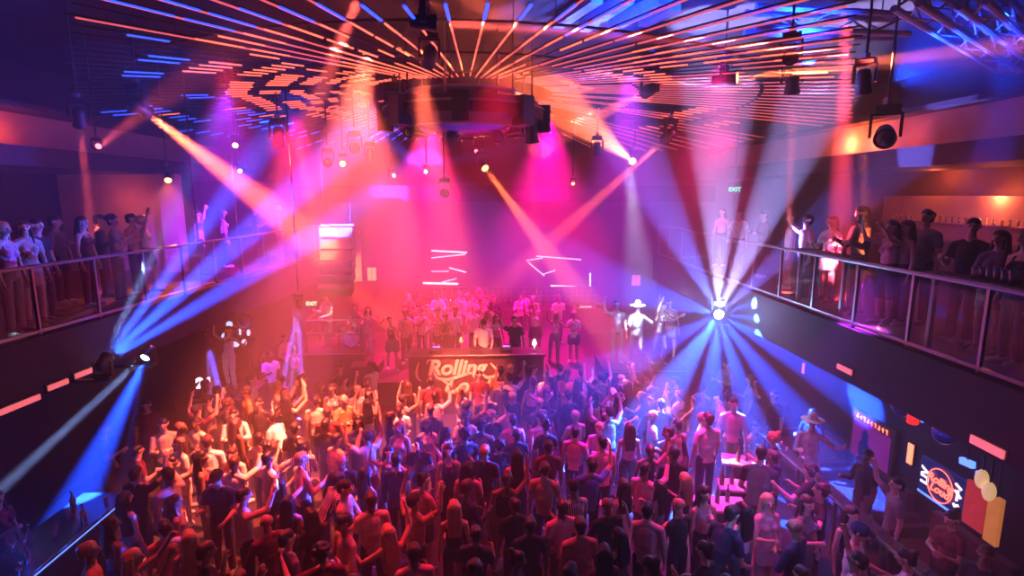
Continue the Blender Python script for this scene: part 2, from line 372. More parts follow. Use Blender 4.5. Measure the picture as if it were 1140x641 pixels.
def setm(o, m, i=0):
    o.material_slots[i].link = 'OBJECT'; o.material_slots[i].material = m
def person(k, loc, face, colour, hair='black', skin=1, bottom=None, scale=1, label=None, group=None, where=None):
    """face: heading of the front, radians, 0 = away from the camera (+Y), pi = towards it"""
    t = get_t(k)
    o = bpy.data.objects.new('person', t['body']); COL.objects.link(o); o.location = Vector(loc)+Vector((0, 0, .012)); o.rotation_euler = (0, 0, face)
    o.scale = (scale,)*3; setm(o, SKINS[skin])
    bc = CLOTH[bottom or R.choice(['black', 'black', 'navy', 'denim', 'grey', 'olive'])]
    for part in ('shirt', 'trousers', 'shorts', 'skirt', 'shoes', 'hair'):
        if part not in t: continue
        nm = part
        if part == 'shirt' and t['top'] == 'dress': nm = 'dress'
        if part == 'hair' and t['hk'] in ('cap', 'hat'): nm = t['hk'] if t['hk'] == 'hat' else 'baseball_cap'
        c = link(nm, t[part], o)
        m_ = CLOTH[colour] if part == 'shirt' else HAIRC[hair] if part == 'hair' and t['hk'] not in ('cap', 'hat') else CLOTH[R.choice(['black', 'white', 'grey'])] if part == 'shoes' else bc
        if nm == 'baseball_cap': m_ = CLOTH[hair] if hair in CLOTH else CLOTH['black']
        if nm == 'hat': m_ = CLOTH['white']
        if colour in ('silver', 'gold') and part != 'shirt' and part not in ('hair',): m_ = CLOTH[colour]
        setm(c, m_)
    tag(o, label, 'person', group)
    PEOPLE.append(dict(o=o, k=k, c=colour, hair=hair, label=label, loc=Vector(loc), where=where, top=t['top'], hk=t['hk']))
    return o
# ================================================================== THE PLACE
RX, LX = 5.95, -6.75          # balcony edges
BZ = 4.0                      # balcony floor
def lx(y): return -7.35 + (y-5)*.09        # the left balcony runs a little inward
# ---- shell
struct('floor', MB().box((-12.5, -3, -.2), (12.5, 27, 0)), M['floor'])
struct('ceiling', MB().box((-12.5, -3, 9.6), (12.5, 27, 9.8)), M['ceil'])
struct('wall_back', MB().box((-12.5, 25, 0), (12.5, 25.3, 9.6)), M['paint'])
struct('wall_front', MB().box((-12.5, -3.3, 0), (12.5, -3, 9.6)), M['wall'])
struct('wall_left', MB().box((-12.7, -3, 0), (-12.5, 27, 9.6)), M['wall'])
struct('wall_right', MB().box((12.5, -3, 0), (12.7, 27, 9.6)), M['wall'])
struct('wall_under_right_balcony', MB().box((7.6, -2.9, .01), (7.9, 24.9, 3.08)), M['wall'])
struct('wall_under_left_balcony', MB().box((-9.2, -2.9, .01), (-8.9, 24.9, 3.08)), M['wall'])
mb = MB().box((RX, -2.9, 3.45), (12.45, 20, BZ)); mb.box((RX, -2.9, 3.1), (RX+.35, 20, 3.45))
struct('floor_right_balcony', mb, M['wall'])
mb = MB(); 
ys = (-2.9, 20)
for (z0, z1, w) in ((3.45, BZ, None), (3.1, 3.45, .35)):
    a = [(lx(ys[0]), ys[0]), (lx(ys[1]), ys[1])]
    x1 = [(-12.45, ys[0]), (-12.45, ys[1])] if w is None else [(lx(ys[0])-w, ys[0]), (lx(ys[1])-w, ys[1])]
    q = [a[0], a[1], x1[1], x1[0]]
    mb.add([(x, y, z0) for x, y in q]+[(x, y, z1) for x, y in q], [(0,1,2,3), (7,6,5,4), (0,4,5,1), (1,5,6,2), (2,6,7,3), (3,7,4,0)])
struct('floor_left_balcony', mb, M['wall'])
# upper walls: inner skins behind the balconies with lit recesses and dark bulkheads
struct('wall_right_bar', MB().box((11.0, 4, BZ), (11.2, 24.9, 6.95)), M['paint'])
struct('trim_right_bulkhead', MB().box((8.7, 4, 6.75), (12.4, 24.9, 7.15)).box((9.2, 4, 7.95), (12.4, 24.9, 8.05)), M['wall'])
struct('wall_right_recess', MB().box((9.7, 4, 7.15), (9.9, 24.9, 7.95)), M['pale'])
struct('trim_left_bulkhead', MB().box((-12.4, 4, 6.75), (-9.3, 24.9, 7.15)).box((-12.4, 4, 7.95), (-9.6, 24.9, 8.05)), M['wall'])
struct('wall_left_recess', MB().box((-10.6, 4, 7.15), (-10.4, 24.9, 7.95)), M['pale'])
e0 = U(70, 250, y=16.5); e1 = U(176, 212, y=16.5)
struct('wall_left_end', MB().box((e0.x, 16.5, BZ), (-8.95, 16.7, 6.74)), M['pale'])
struct('trim_left_end_pillar', MB().box((-9.2, 16.1, BZ), (-8.75, 16.48, 6.74)), M['pale'])
struct('wall_far_balcony', MB().box((-12.4, 20.0, 3.1), (-4.6, 20.2, 5.05)), M['wall'])
struct('trim_stage_beam', MB().box((-9.2, 21.2, 5.9), (8.6, 21.5, 6.5)), M['wall'])

# ---- balcony railings
def railing(pts, label, panel_every=1.25, base=BZ, h=1.08, glass=True):
    t = empty('balcony_railing', Vector(pts[0]).to_2d().to_3d()+Vector((0, 0, base)), 0, label, 'railing')
    o = t.location.copy(); L = [Vector((x, y, base))-o for x, y in pts]
    rb = MB(); bb = MB()
    for a, b in zip(L, L[1:]):
        rb.tube([a+Vector((0, 0, h)), b+Vector((0, 0, h))], .032, 10); bb.bar(a+Vector((0, 0, .06)), b+Vector((0, 0, .06)), .04, .05)
        rb.box((-.001, -.001, h), (.001, .001, h+.001))
    rb.build('handrail', M['steel'], t); bb.build('bottom_rail', M['steel'], t)
    for a, b in zip(L, L[1:]):
        n = max(1, round((b-a).length/panel_every))
        for i in range(n+1):
            p = a.lerp(b, i/n); MB().box((p.x-.022, p.y-.022, 0), (p.x+.022, p.y+.022, h)).build('post', M['steel'], t)
            if i < n and glass:
                q = a.lerp(b, (i+1)/n); u = (q-p).normalized()*.05
                MB().bar(p+u+Vector((0, 0, .54)), q-u+Vector((0, 0, .54)), .012, .88).build('glass_panel', M['glass'], t)
    return t
railing([(RX+.12, 4.0), (RX+.12, 19.8)], 'long steel and glass railing along the edge of the right balcony')
railing([(lx(4)-.12, 4.0), (lx(19.8)-.12, 19.8)], 'long steel and glass railing along the edge of the left balcony')
# ledge tables fixed behind the rails where glasses stand
def ledge(x0, x1, y0, y1, z, label):
    t = empty('drink_ledge', ((x0+x1)/2, (y0+y1)/2, BZ), 0, label, 'ledge')
    w, l = (x1-x0)/2, (y1-y0)/2
    bevel(MB().box((-w, -l, z-.04), (w, l, z)).build('shelf_top', M['wood'], t), .008)
    for y in (-l+.15, l-.15): MB().box((-w+.04, y-.03, 0), (-w+.1, y+.03, z-.04)).build('leg', M['steel'], t)
    return t
ledge(RX+.2, RX+.5, 5.2, 7.6, 1.12, 'narrow wooden drinks ledge at the right balcony rail, before the couple at the lit bar')
ledge(RX+.2, RX+.5, 9.3, 11.0, 1.12, 'narrow wooden drinks ledge at the right balcony rail, before the big person in black')
def tumbler(p, r=.035, h=.1, label=None, group=None, name='tumbler', m='drink', cat='glass'):
    me = TUMB.setdefault((name, r, h, m), None)
    if me is None:
        mb = MB().lathe([(r*.8, 0), (r, h), (r*.88, h), (r*.7, .012)], 12); me = mb.mesh(name, True); me.materials.append(M[m]); TUMB[(name, r, h, m)] = me
    return tag(link(name, me, None, p), label, cat, group)
TUMB = {}
for i in range(6):
    for j in range(2):
        tumbler((RX+.3+.1*j, 6.35+i*.105, BZ+1.12), .045, .16, 'clear tumbler in the double row on the ledge before the couple, right balcony', 'tumblers on the right ledge')
for i in range(5):
    tumbler((RX+.33, 9.6+i*.13, BZ+1.12), .04, .14, 'clear tumbler in the single row before the big person in black, right balcony', 'tumblers on the far right ledge')

# ---- lit back bar panel on the right balcony, wall lights, exit signs
def wallbox(name, p, n, w, h, d, m, label, cat, fm='black', split=False):
    """a shallow framed box on a wall: p centre, n facing direction"""
    n = Vector(n).normalized(); t = empty(name, p, 0, label, cat); t.rotation_euler = n.to_track_quat('Y', 'Z').to_euler()
    MB().box((-w/2, -d, -h/2), (w/2, 0, h/2)).build('housing', M[fm], t)
    for k in ([(-w/2+.02, -.01), (.01, w/2-.02)] if split else [(-w/2+.02, w/2-.02)]):
        bevel(MB().box((k[0], 0, -h/2+.02), (k[1], .03, h/2-.02)).build('shade', M[m], t), .01)
    return t
t = empty('back_bar', (10.9, 11.6, BZ), 0, 'long back bar with a lit shelf of glassware on the right balcony wall', 'bar')
MB().box((-.5, -3.4, 0), (0, 3.4, 1.1)).build('cabinet', M['wood'], t)
MB().box((-.12, -3.4, 1.15), (.02, 3.4, 2.15)).build('back_panel', M['pale'], t)
MB().box((-.4, -3.4, 1.52), (0, 3.4, 1.55)).build('shelf', M['chrome'], t)
MB().box((-.55, -3.45, 1.1), (0, 3.45, 1.15)).build('counter_top', M['steel'], t)
for i in range(34): tumbler((10.62, 8.5+i*.18, BZ+1.55), .03, .12, 'small glass in the row on the lit shelf of the right balcony bar', 'glasses on the back bar shelf')
def exit_sign(p, n, label, w=.36, h=.2):
    t = empty('exit_sign', p, 0, label, 'sign'); t.rotation_euler = Vector(n).to_track_quat('Y', 'Z').to_euler()
    bevel(MB().box((-w/2, -.06, -h/2), (w/2, 0, h/2)).build('housing', M['black'], t), .01)
    t_ = text('lettering', 'EXIT', h*.95, M['green'], t, Matrix.Translation((0, .012, 0)) @ rot('Z', PI) @ rot('X', PI/2), bold=.004)
    return t
p = U(347, 338, y=19.9); exit_sign(p, (0, -1, 0), 'small green lit EXIT sign on the dark wall left of the drummer podium')
p = U(818, 211, y=18.6); t = exit_sign(p, (-.2, -1, 0), 'green lit EXIT sign hanging high above the blue starburst lamp')
MB().box((-.01, -.04, .1), (.01, -.02, 9.58-p.z)).build('hanger', M['black'], t)
wallbox('wall_light', U(414, 305, y=24.95), (0, -1, 0), .42, .62, .08, 'lampo', 'tall orange wall light split in two panes, on the back wall left', 'wall light', split=True)
wallbox('wall_light', U(708, 312, y=24.95), (0, -1, 0), .42, .52, .08, 'lampp', 'pink wall light split in two panes, on the back wall right of the white tubes', 'wall light', split=True)
for (px, py, w, h, x, lab) in ((1014, 505, .16, .42, 7.58, 'upright amber wall light between the poster screen and the neon sign screen'), (895, 410, .12, .3, 7.58, 'small upright pink wall light in the blue haze under the right balcony'),
        (941, 411, .42, .13, RX, 'slanting pink step light on the right balcony edge above the poster screen'), (1100, 497, .5, .15, RX, 'pink step light on the right balcony edge above the neon sign screen')):
    wallbox('step_light' if w > h else 'wall_light', U(px, py, x=x-.01), (-1, 0, 0), w, h, .06, 'lampo' if px == 1014 else 'lampp', lab, 'wall light')
for (px, py, lab) in ((64, 428, 'pink step light on the left balcony edge, farther of the pair below the blue beam'), (93, 415, 'pink step light on the left balcony edge, nearest the blue moving head'), (22, 450, 'long pink step light on the left balcony edge at the frame side')):
    p = U(px, py, x=lx(9)); wallbox('step_light', U(px, py, x=lx(p.y)+.03), (1, -.09, 0), .42 if px > 30 else .7, .13, .06, 'lampp', lab, 'wall light')
p = U(1064, 239, x=10.95); wallbox('wall_light', p, (-1, 0, 0), .14, .3, .05, 'lampp', 'small upright pink wall light behind the dark-shirted person on the right balcony', 'wall light')

# ---- back wall: white light tubes, back bar with bottles
def neon(name, segs, label, y=24.9, th=.055, m='neon_w'):
    pts = [(U(a, b, y=y), U(c, d, y=y), w) for a, b, c, d, w in segs]
    o = pts[0][0]; t = empty(name, o, 0, label, 'light tubes')
    for a, b, w in pts:
        d = (b-a).normalized()
        MB().tube([a-o, b-o], th*w, 8).build('light_tube', M[m], t)
        for e in (a-o, b-o): MB().box((e.x-.03, e.y, e.z-.03), (e.x+.03, e.y+.1, e.z+.03)).build('bracket', M['black'], t)
neon('wall_light_tubes', [(480, 279, 520, 281, .6), (480, 287, 518, 283, .35), (480, 302, 500, 302, .3), (500, 298, 519, 303, .5), (471, 315, 510, 316, .8), (492, 314, 508, 310, .3)], 'slanting white light tubes on the back wall left of the orange beam')
neon('wall_light_tubes', [(597, 285, 647, 289, .35), (586, 290, 604, 287, .3), (588, 292, 606, 307, .35), (605, 305, 618, 301, .3), (613, 318, 657, 320, .7), (657, 320, 657, 304, .6)], 'white light tubes ending in a square corner, back wall right of the orange beam')
t = empty('stage_bar', (1.0, 24.5, 0), 0, 'long back bar of shelves at the rear wall behind the stage crowd', 'bar')
MB().box((-4, -.3, 0), (4, .3, 1.15)).build('counter', M['wood'], t); MB().box((-4.1, -.4, 1.15), (4.1, .35, 1.2)).build('counter_top', M['steel'], t)
MB().box((-4, .25, 1.2), (4, .4, 2.05)).build('back_panel', M['paint'], t)
for z in (1.3, 1.68): MB().box((-3.95, 0, z), (3.95, .25, z+.03)).build('shelf', M['chrome'], t)
bm = MB().lathe([(.04, 0), (.04, .2), (.018, .26), (.015, .34), (.018, .345)], 10).mesh('bottle', True); bm.materials.append(M['chrome'])
for i in range(56):
    o = link('bottle', bm, None, (-2.8+(i % 28)*.27+R.uniform(-.05, .05), 24.62, 1.332 if i < 28 else 1.712)); s = R.uniform(.75, 1.0); o.scale = (s, s, s)
    tag(o, 'glinting bottle in the rows on the back bar shelves behind the stage', 'bottle', 'bottles on the back bar')
t = empty('menu_board', U(652, 342, y=24.3), 0, 'small dark board with a short white lit strip on the rear bar', 'sign')
MB().box((-.45, 0, -.14), (.45, .05, .14)).build('board', M['black'], t)
for i in range(5): MB().box((-.26+i*.11, -.012, -.03), (-.19+i*.11, 0, .05)).build('light_strip', M['neon_w'], t)

# ---- stage, booth, banner
SZ = .75
struct('floor_stage', bev := MB().box((-3.4, 15.75, .01), (3.2, 23.8, SZ)), M['stage'])
t = empty('dj_booth', (-.35, 15.0, 0), 0, 'wide black booth behind the printed banner at the stage front', 'booth')
MB().box((-1.95, .1, .01), (1.85, .75, 1.7)).build('body', M['vinyl'], t)
bevel(MB().box((-2.0, .0, 1.7), (1.9, .85, 1.76)).build('table_top', M['stage'], t), .01)
MB().tube([(-2.0, -.02, 1.77), (1.9, -.02, 1.77)], .02).build('edge_rail', M['steel'], t)
t = empty('banner', (-.35, 15.06, 1.22), 0, 'black cloth banner with big cream script lettering on the booth front', 'banner')
MB().box((-1.9, 0, -.62), (1.8, .02, .46)).build('cloth', M['banner'], t)
FT = rot('X', PI/2)
text('lettering', 'Rolling', .60, M['print'], t, Matrix.Translation((-.62, -.012, .17)) @ FT, bold=.018, shear=.25, space=.98)
text('lettering', 'Loud', .60, M['print'], t, Matrix.Translation((-.30, -.012, -.36)) @ FT, bold=.018, shear=.25, space=.98)
sw = MB()
def swash(pts, w0, w1):
    n = 22; out = []
    for i in range(n+1):
        u = i/n*(len(pts)-1); k = min(int(u), len(pts)-2); f = u-k
        P4 = [Vector(pts[max(0, min(len(pts)-1, k+j))]) for j in (-1, 0, 1, 2)]
        p = .5*((2*P4[1])+(P4[2]-P4[0])*f+(2*P4[0]-5*P4[1]+4*P4[2]-P4[3])*f*f+(3*P4[1]-P4[0]-3*P4[2]+P4[3])*f**3)
        w = w0+(w1-w0)*math.sin(i/n*PI); out.append((p, w))
    prev = None; vs = []; 
    for i, (p, w) in enumerate(out):
        d = (out[min(i+1, n)][0]-out[max(i-1, 0)][0]).normalized(); q = Vector((-d.y, d.x))*w
        vs += [(p.x+q.x, -.018, p.y+q.y), (p.x-q.x, -.018, p.y-q.y), (p.x+q.x, -.004, p.y+q.y), (p.x-q.x, -.004, p.y-q.y)]
    fs = []
    for i in range(n): a = i*4; b = a+4; fs += [(a, b, b+1, a+1), (a+2, a+3, b+3, b+2), (a, a+2, b+2, b), (a+1, b+1, b+3, a+3)]
    sw.add(vs, fs)
swash([(-1.25, .12), (-1.15, -.1), (-.85, -.16), (-.5, -.06), (-.2, .02), (-.12, -.1)], .015, .045)
swash([(-1.65, .35), (-1.72, .1), (-1.7, -.1), (-1.6, -.2)], .012, .035)
swash([(-1.3, .42), (-1.4, .38), (-1.42, .3)], .01, .02)
swash([(.35, .3), (.6, -.02), (.3, -.12), (.12, -.02)], .015, .05)
swash([(-1.0, -.2), (-.85, -.3), (-.9, -.5), (-.7, -.56)], .012, .04)
sw.build('lettering_swash', M['print'], t)
for i, (x, lab) in enumerate(((-1.0, 'black media player on the booth top, left of the mixer'), (.15, 'black mixer with knobs in the middle of the booth top'), (1.0, 'black media player on the booth top, right of the mixer'))):
    q = empty('mixer' if i == 1 else 'media_player', (-.35+x-.2, 15.42, 1.76), 0, lab, 'mixer' if i == 1 else 'media player')
    bevel(MB().box((-.17, -.2, 0), (.17, .2, .1)).build('case', M['black'], q), .01)
    if i == 1:
        for a in range(4):
            for b in range(3): MB().lathe([(.014, .1), (.012, .125)], 8, Matrix.Translation((-.1+a*.065, -.1+b*.09, 0))).build('knob', M['chrome'], q)
    else:
        MB().lathe([(.1, .1), (.1, .115), (.085, .12)], 24, Matrix.Translation((0, -.05, 0))).build('jog_wheel', M['chrome'], q); MB().box((-.1, .08, .1), (.1, .17, .115)).build('display', M['neon_bl'], q)
# candle-like sparkler fountains on the booth and small table lamps
def table_lamp(p, label, m='lit_w'):
    t = empty('table_lamp', p, 0, label, 'lamp')
    MB().lathe([(.08, 0), (.075, .02), (.012, .03), (.012, .2)], 16).build('base', M['chrome'], t, True); MB().lathe([(.05, .2), (.06, .22), (.03, .34), (.01, .36)], 12).build('lamp_shade', M[m], t, True)
table_lamp(U(594, 392, y=15.4)*1 if False else Vector((1.25, 15.35, 1.76)), 'small pointed white lamp on the right end of the booth')
table_lamp(Vector((-.85, 15.7, 1.76)), 'small glowing orange lamp on the booth behind the banner', 'lampo')

# ---- podiums and decks
def podium(p, w, d, h_, label, rail=True, m='stage', skirt='vinyl'):
    h = h_-.0
    t = empty('podium', p, 0, label, 'podium')
    MB().box((-w/2, -d/2, 0), (w/2, d/2, h-.08)).build('skirt', M[skirt], t)
    bevel(MB().box((-w/2-.03, -d/2-.03, h-.08), (w/2+.03, d/2+.03, h)).build('deck', M[m], t), .01)
    MB().box((-w/2-.035, -d/2-.045, h-.07), (w/2+.035, -d/2-.03, h-.02)).build('edge_strip', M['steel'], t)
    if rail:
        L = [(-w/2+.1, d/2-.1), (-w/2+.1, -d/2+.1), (w/2-.1, -d/2+.1), (w/2-.1, d/2-.1)]
        MB().tube([(x, y, h+1.0) for x, y in L], .028).build('handrail', M['steel'], t)
        MB().tube([(x, y, h+.55) for x, y in L], .016).build('middle_rail', M['steel'], t)
        for x, y in L: MB().tube([(x, y, h), (x, y, h+1.0)], .022).build('post', M['steel'], t)
    return t
pl = U(372, 391, y=17.2); PH = pl.z
podium((pl.x, 17.9, 0), 1.9, 1.6, PH, 'raised podium with rounded steel rail under the capped dancer and the drums')
pr = U(745, 425, y=14.6); 
podium((4.35, 15.6, 0), 2.3, 1.5, 1.35, 'raised podium under the silver performers left of the blue starburst', rail=False)
podium((U(240, 450, y=14.5).x, 15.0, 0), 1.9, 1.4, .9, 'low podium with white letters at the left edge of the dance floor', rail=False)
# drum kit on the left podium
dk = Vector((pl.x+.45, 17.75, PH+.006))
t = empty('drum_kit', dk, 0, 'silver drum kit beside the capped dancer on the railed podium', 'drums')
b = MB().lathe([(.26, -.2), (.28, -.19), (.28, .19), (.26, .2)], 24, Matrix.Translation((0, 0, .29)) @ rot('X', PI/2)).build('bass_drum', M['chrome'], t)
MB().lathe([(.25, .205), (.25, .21)], 24, Matrix.Translation((0, 0, .29)) @ rot('X', PI/2)).build('drum_head', M['white'], b)
for x, y, z, r, h_ in ((-.3, .1, .62, .16, .16), (.28, .1, .62, .17, .18), (.42, -.1, .4, .19, .3), (-.42, -.05, .5, .18, .12)):
    MB().lathe([(r, 0), (r+.01, .01), (r+.01, h_-.01), (r, h_)], 20, Matrix.Translation((x, y, z-.1))).build('drum', M['chrome'], t)
    MB().tube([(x, y, 0), (x, y, z-.1)], .012).build('stand', M['steel'], t)
for x, z in ((-.5, 1.0), (.5, 1.1)):
    c = MB().lathe([(.2, 0), (.05, .03), (.01, .04)], 20, Matrix.Translation((x, .2, z)) @ rot('X', -.25)).build('cymbal', M['chrome'], t); MB().tube([(x, .2, 0), (x, .2, z)], .012).build('cymbal_stand', M['steel'], c)

# ---- line arrays and hung speakers
def line_array(p, n, label, w=.75):
    t = empty('hanging_line_array', p, 0, label, 'speaker stack')
    for i in range(n):
        a = .06*i; z = -.34*i; y = -.05*i*i*.4
        c = MB().box((-w/2, -.25, -.15), (w/2, .25, .15), 0, Matrix.Translation((0, y, z)) @ rot('X', a)).build('speaker_cabinet', M['black'], t)
        MB().box((-w/2+.04, -.27, -.12), (w/2-.04, -.25, .12), 0, Matrix.Translation((0, y, z)) @ rot('X', a)).build('grille', M['vinyl'], c)
    MB().bar((-w/2, 0, .2), (w/2, 0, .2), .06).build('fly_bar', M['truss'], t)
    for s in (-1, 1): MB().tube([(s*w*.4, 0, .2), (s*w*.4, 0, 9.59-p[2])], .007, 6).build('cable', M['black'], t)
p = U(376, 258, y=17.6); line_array(p, 6, 'black curved speaker line array hanging left of the orange wall light', 1.0)
p = U(300, 330, y=16.4)
line_array(U(205, 352, y=13.4)+Vector((0, 0, 0)), 2, 'pair of black speakers hanging under the left balcony edge', .7) if False else None

# ---- round rig in the middle of the ceiling
RC = U(517, 131, y=12.6); 
t = empty('hanging_lighting_rig', RC, 0, 'large dark round lighting rig in the middle of the ceiling where all light tubes meet', 'lighting rig')
rr = 1.72
MB().lathe([(rr-.1, .26), (rr, .1), (rr, -.1), (rr-.3, -.26), (rr-.5, -.26), (rr-.5, -.1), (rr-.25, .26)], 48).build('ring_drum', M['black'], t, False)
MB().lathe([(rr-.5, -.05), (.9, -.30), (.45, -.38), (.05, -.40)][::1], 40).build('reflector_dome', M['chrome_dark'] if 'chrome_dark' in M else M['smoke'], t, True)
MB().lathe([(rr+.0, .14), (rr+.03, .14), (rr+.03, .1), (rr+.0, .1)], 48).build('ring_trim', M['steel'], t)
MB().tube([(rr*.75*math.cos(a*.1*PI), rr*.75*math.sin(a*.1*PI), .42) for a in range(21)], .05, 8).build('inner_truss_tube', M['truss'], t)
for k in range(6):
    a = k/6*2*PI+.3; MB().tube([(rr*.8*math.cos(a), rr*.8*math.sin(a), .3), (rr*.8*math.cos(a), rr*.8*math.sin(a), 9.59-RC.z)], .018, 6).build('cable', M['steel'], t)
for k in range(8):
    a = k/8*2*PI; MB().box((-.16, rr-.16, -.3), (.16, rr+.14, .26), 0, rot('Z', a)).build('junction_box', M['black'], t)

# ---- radial light tubes
TC = U(520, 105, z=8.75); TZ = 8.75; NSP = 112; R0, R1 = 2.05, 12.2; DROOP = .072
def tz(r): return -(r-R0)*DROOP

def hsh(a, b): return (math.sin(a*12.9898+b*78.233)*43758.5453) % 1
def nz(a, b):
    i, f = math.floor(a), a-math.floor(a); return hsh(i, b)*(1-f)+hsh(i+1, b)*f
rings_ = []; r = R0+.1; k = 0
while r < R1-.4:
    L = (.22 if r < 4 else .42)*(1+.5*hsh(k, 5)); rings_.append((r, min(r+L, R1-.05))); r += L+(.14 if r < 4 else .24)*(1+hsh(k, 9)); k += 1
for j in range(NSP):
    a = 2*PI*j/NSP+.01; ca, sa = math.cos(a), math.sin(a)
    top = -sa; right = ca                     # -Y is towards the camera
    rmax = min(R1, (11.4 if ca > 0 else 10.2)/max(.3, abs(ca)) if abs(ca) > .5 else R1)
    RR = R0+1
    while RR < R1:
        wx, wy, wz = TC.x+RR*ca, TC.y+RR*sa, TZ+tz(RR)
        if wy > 24.6 or abs(wx) > 10.4 or wy < 2.5: break
        if (wy > 4 and not (82 < PX((wx, wy, wz))[0] < 952)) or (sa > .2 and PX((wx, wy, wz))[1] > 172): break
        RR += .1
    t = MB().bar((R0*ca, R0*sa, .03), (RR*ca, RR*sa, .03+tz(RR)), .016, .02).build('light_tube', M['tube'], None, loc=(TC.x, TC.y, TZ))
    sect = 'pointing at the viewer' if top > .75 else 'pointing left' if right < -.6 else 'pointing right' if right > .6 else 'pointing at the stage' if top < -.75 else 'slanting'
    lab = {'pointing at the viewer': 'radial ceiling light tube running from the round rig towards the viewer', 'pointing left': 'dashed orange and blue radial ceiling light tube running left from the round rig',
           'pointing right': 'thin dim pink radial ceiling light tube running right from the round rig', 'pointing at the stage': 'short-looking radial ceiling light tube running from the round rig to the stage', 'slanting': 'radial ceiling light tube running diagonally from the round rig'}[sect]
    tag(t, lab, 'light tube', {'slanting': 'diagonal ceiling light tubes', 'pointing left': 'left ceiling light tubes', 'pointing right': 'right ceiling light tubes', 'pointing at the stage': 'stage-side ceiling light tubes'}.get(sect, 'viewer-side ceiling light tubes'))
    lit = MB()
    off = .55*nz(j/4.0+90, 3)+.12*hsh(j, 2); reach = RR-.5-.9*nz(j/6.0+13, 7)
    for k, (ra, rb) in enumerate(rings_):
        ra += off; rb += off; rb = min(rb, RR-.03)
        if ra > reach: break
        v = nz(j/(5.0 if right > -.3 else 1.9), k); u = nz(j/9.0+40, k//3)
        if right > .3:       # right: handled as long thin runs with a few brighter dashes
            on = v > .8 and ra < 8; mi = 0
        elif top > .45 and right > -.5:
            on = v > .36; mi = 0 if ra < 7.0 else (2 if u > .4 else 1)
        elif right < -.3:
            on = v > (.45 if ra < 5.5 else .58); mi = 2 if (ra > 6.0 and u > .3) else 0
        else:
            on = v > .45; mi = 0 if u < .5 else 1
        if not on: continue
        if top > .45 and -.5 < right <= .3: rb += .2
        lit.bar((ra*ca, ra*sa, .004+tz(ra)), (rb*ca, rb*sa, .004+tz(rb)), {0: .022 if ra > 4 else .015, 1: .013, 2: .04}[mi], .02, mi)
    if right > .3 or (top > .6 and right > -.5) or (right > -.3 and hsh(j, 31) > .8):
        for ra, rb in ((R0+.15, 4.4), (4.5, 7.0), (7.08, RR-.1)):
            if rb > ra and rb < RR and nz(j/1.7+ra*3, 3) > (.35 if right > .3 else .5): lit.bar((ra*ca, ra*sa, tz(ra)), (rb*ca, rb*sa, tz(rb)), .011, .02, 1)
    if lit.v: lit.build('lit_dash_pattern', [M['led_o'], M['led_d'], M['led_b']], t)
t = empty('ceiling_hoops', (TC.x, TC.y, TZ), 0, 'thin dark hoops that carry the radial ceiling light tubes', 'hoops')
for r in (2.3, 5.0, 7.4):
    MB().tube([(r*math.cos(k/48*2*PI), r*math.sin(k/48*2*PI), .07+tz(r)) for k in range(49)], .02, 6).build('hoop', M['tube'], t)
    for k in range(8):
        a = k/8*2*PI+.2; MB().tube([(r*math.cos(a), r*math.sin(a), .07+tz(r)), (r*math.cos(a), r*math.sin(a), 9.59-TZ)], .008, 5).build('hanger', M['tube'], t)

# ---- trusses near the ceiling, right and top
def truss(a, b, label, w=.32, m='truss'):
    a, b = Vector(a), Vector(b); d = b-a; t = empty('ceiling_truss', a, 0, label, 'truss'); L = d.length
    q = d.to_track_quat('Y', 'Z').to_matrix().to_4x4(); h = w/2
    c = [(-h, -h), (h, -h), (h, h), (-h, h)]
    for x, z in c: MB().tube([q @ Vector((x, 0, z)), q @ Vector((x, L, z))], .055, 8).build('chord', M[m], t)
    n = int(L/.7); br = MB()
    for f in range(4):
        (x0, z0), (x1, z1) = c[f], c[(f+1) % 4]
        for i in range(n):
            y0, y1 = L*i/n, L*(i+1)/n
            s = (x0, z0, x1, z1) if i % 2 else (x1, z1, x0, z0)
            br.tube([q @ Vector((s[0], y0, s[1])), q @ Vector((s[2], y1, s[3]))], .018, 5)
    br.build('bracing', M[m], t)
    for e in (.15, .85):
        p = q @ Vector((0, L*e, h)); MB().tube([p, Vector((p.x, p.y, 9.59-a.z))], .012, 5).build('cable', M['steel'], t)
truss(U(1010, -6, z=9.2), U(1128, 72, z=9.2)+Vector((.6, .5, 0)), 'blue-lit box truss crossing the top right corner, lower of the two')
truss(U(1085, -8, z=9.25), U(1160, 60, z=9.25), 'blue-lit box truss in the top right corner, nearest the corner')
truss(U(835, 22, z=9.1), U(1005, 30, z=9.1), 'blue-lit box truss running level above the right light tubes')
for i, (a, b, c, d_, lab) in enumerate(((620, 26, 665, -4, 'first'), (650, 30, 700, -4, 'second'), (682, 28, 740, -2, 'third'), (716, 24, 752, 4, 'fourth'))):
    o = MB().bar(U(a, b, z=9.48), U(c, d_, z=9.48), .22, .2).build('ceiling_joist', M['truss']); tag(o, lab+' from the left of the blue-lit slanting joists at the top edge', 'joist')

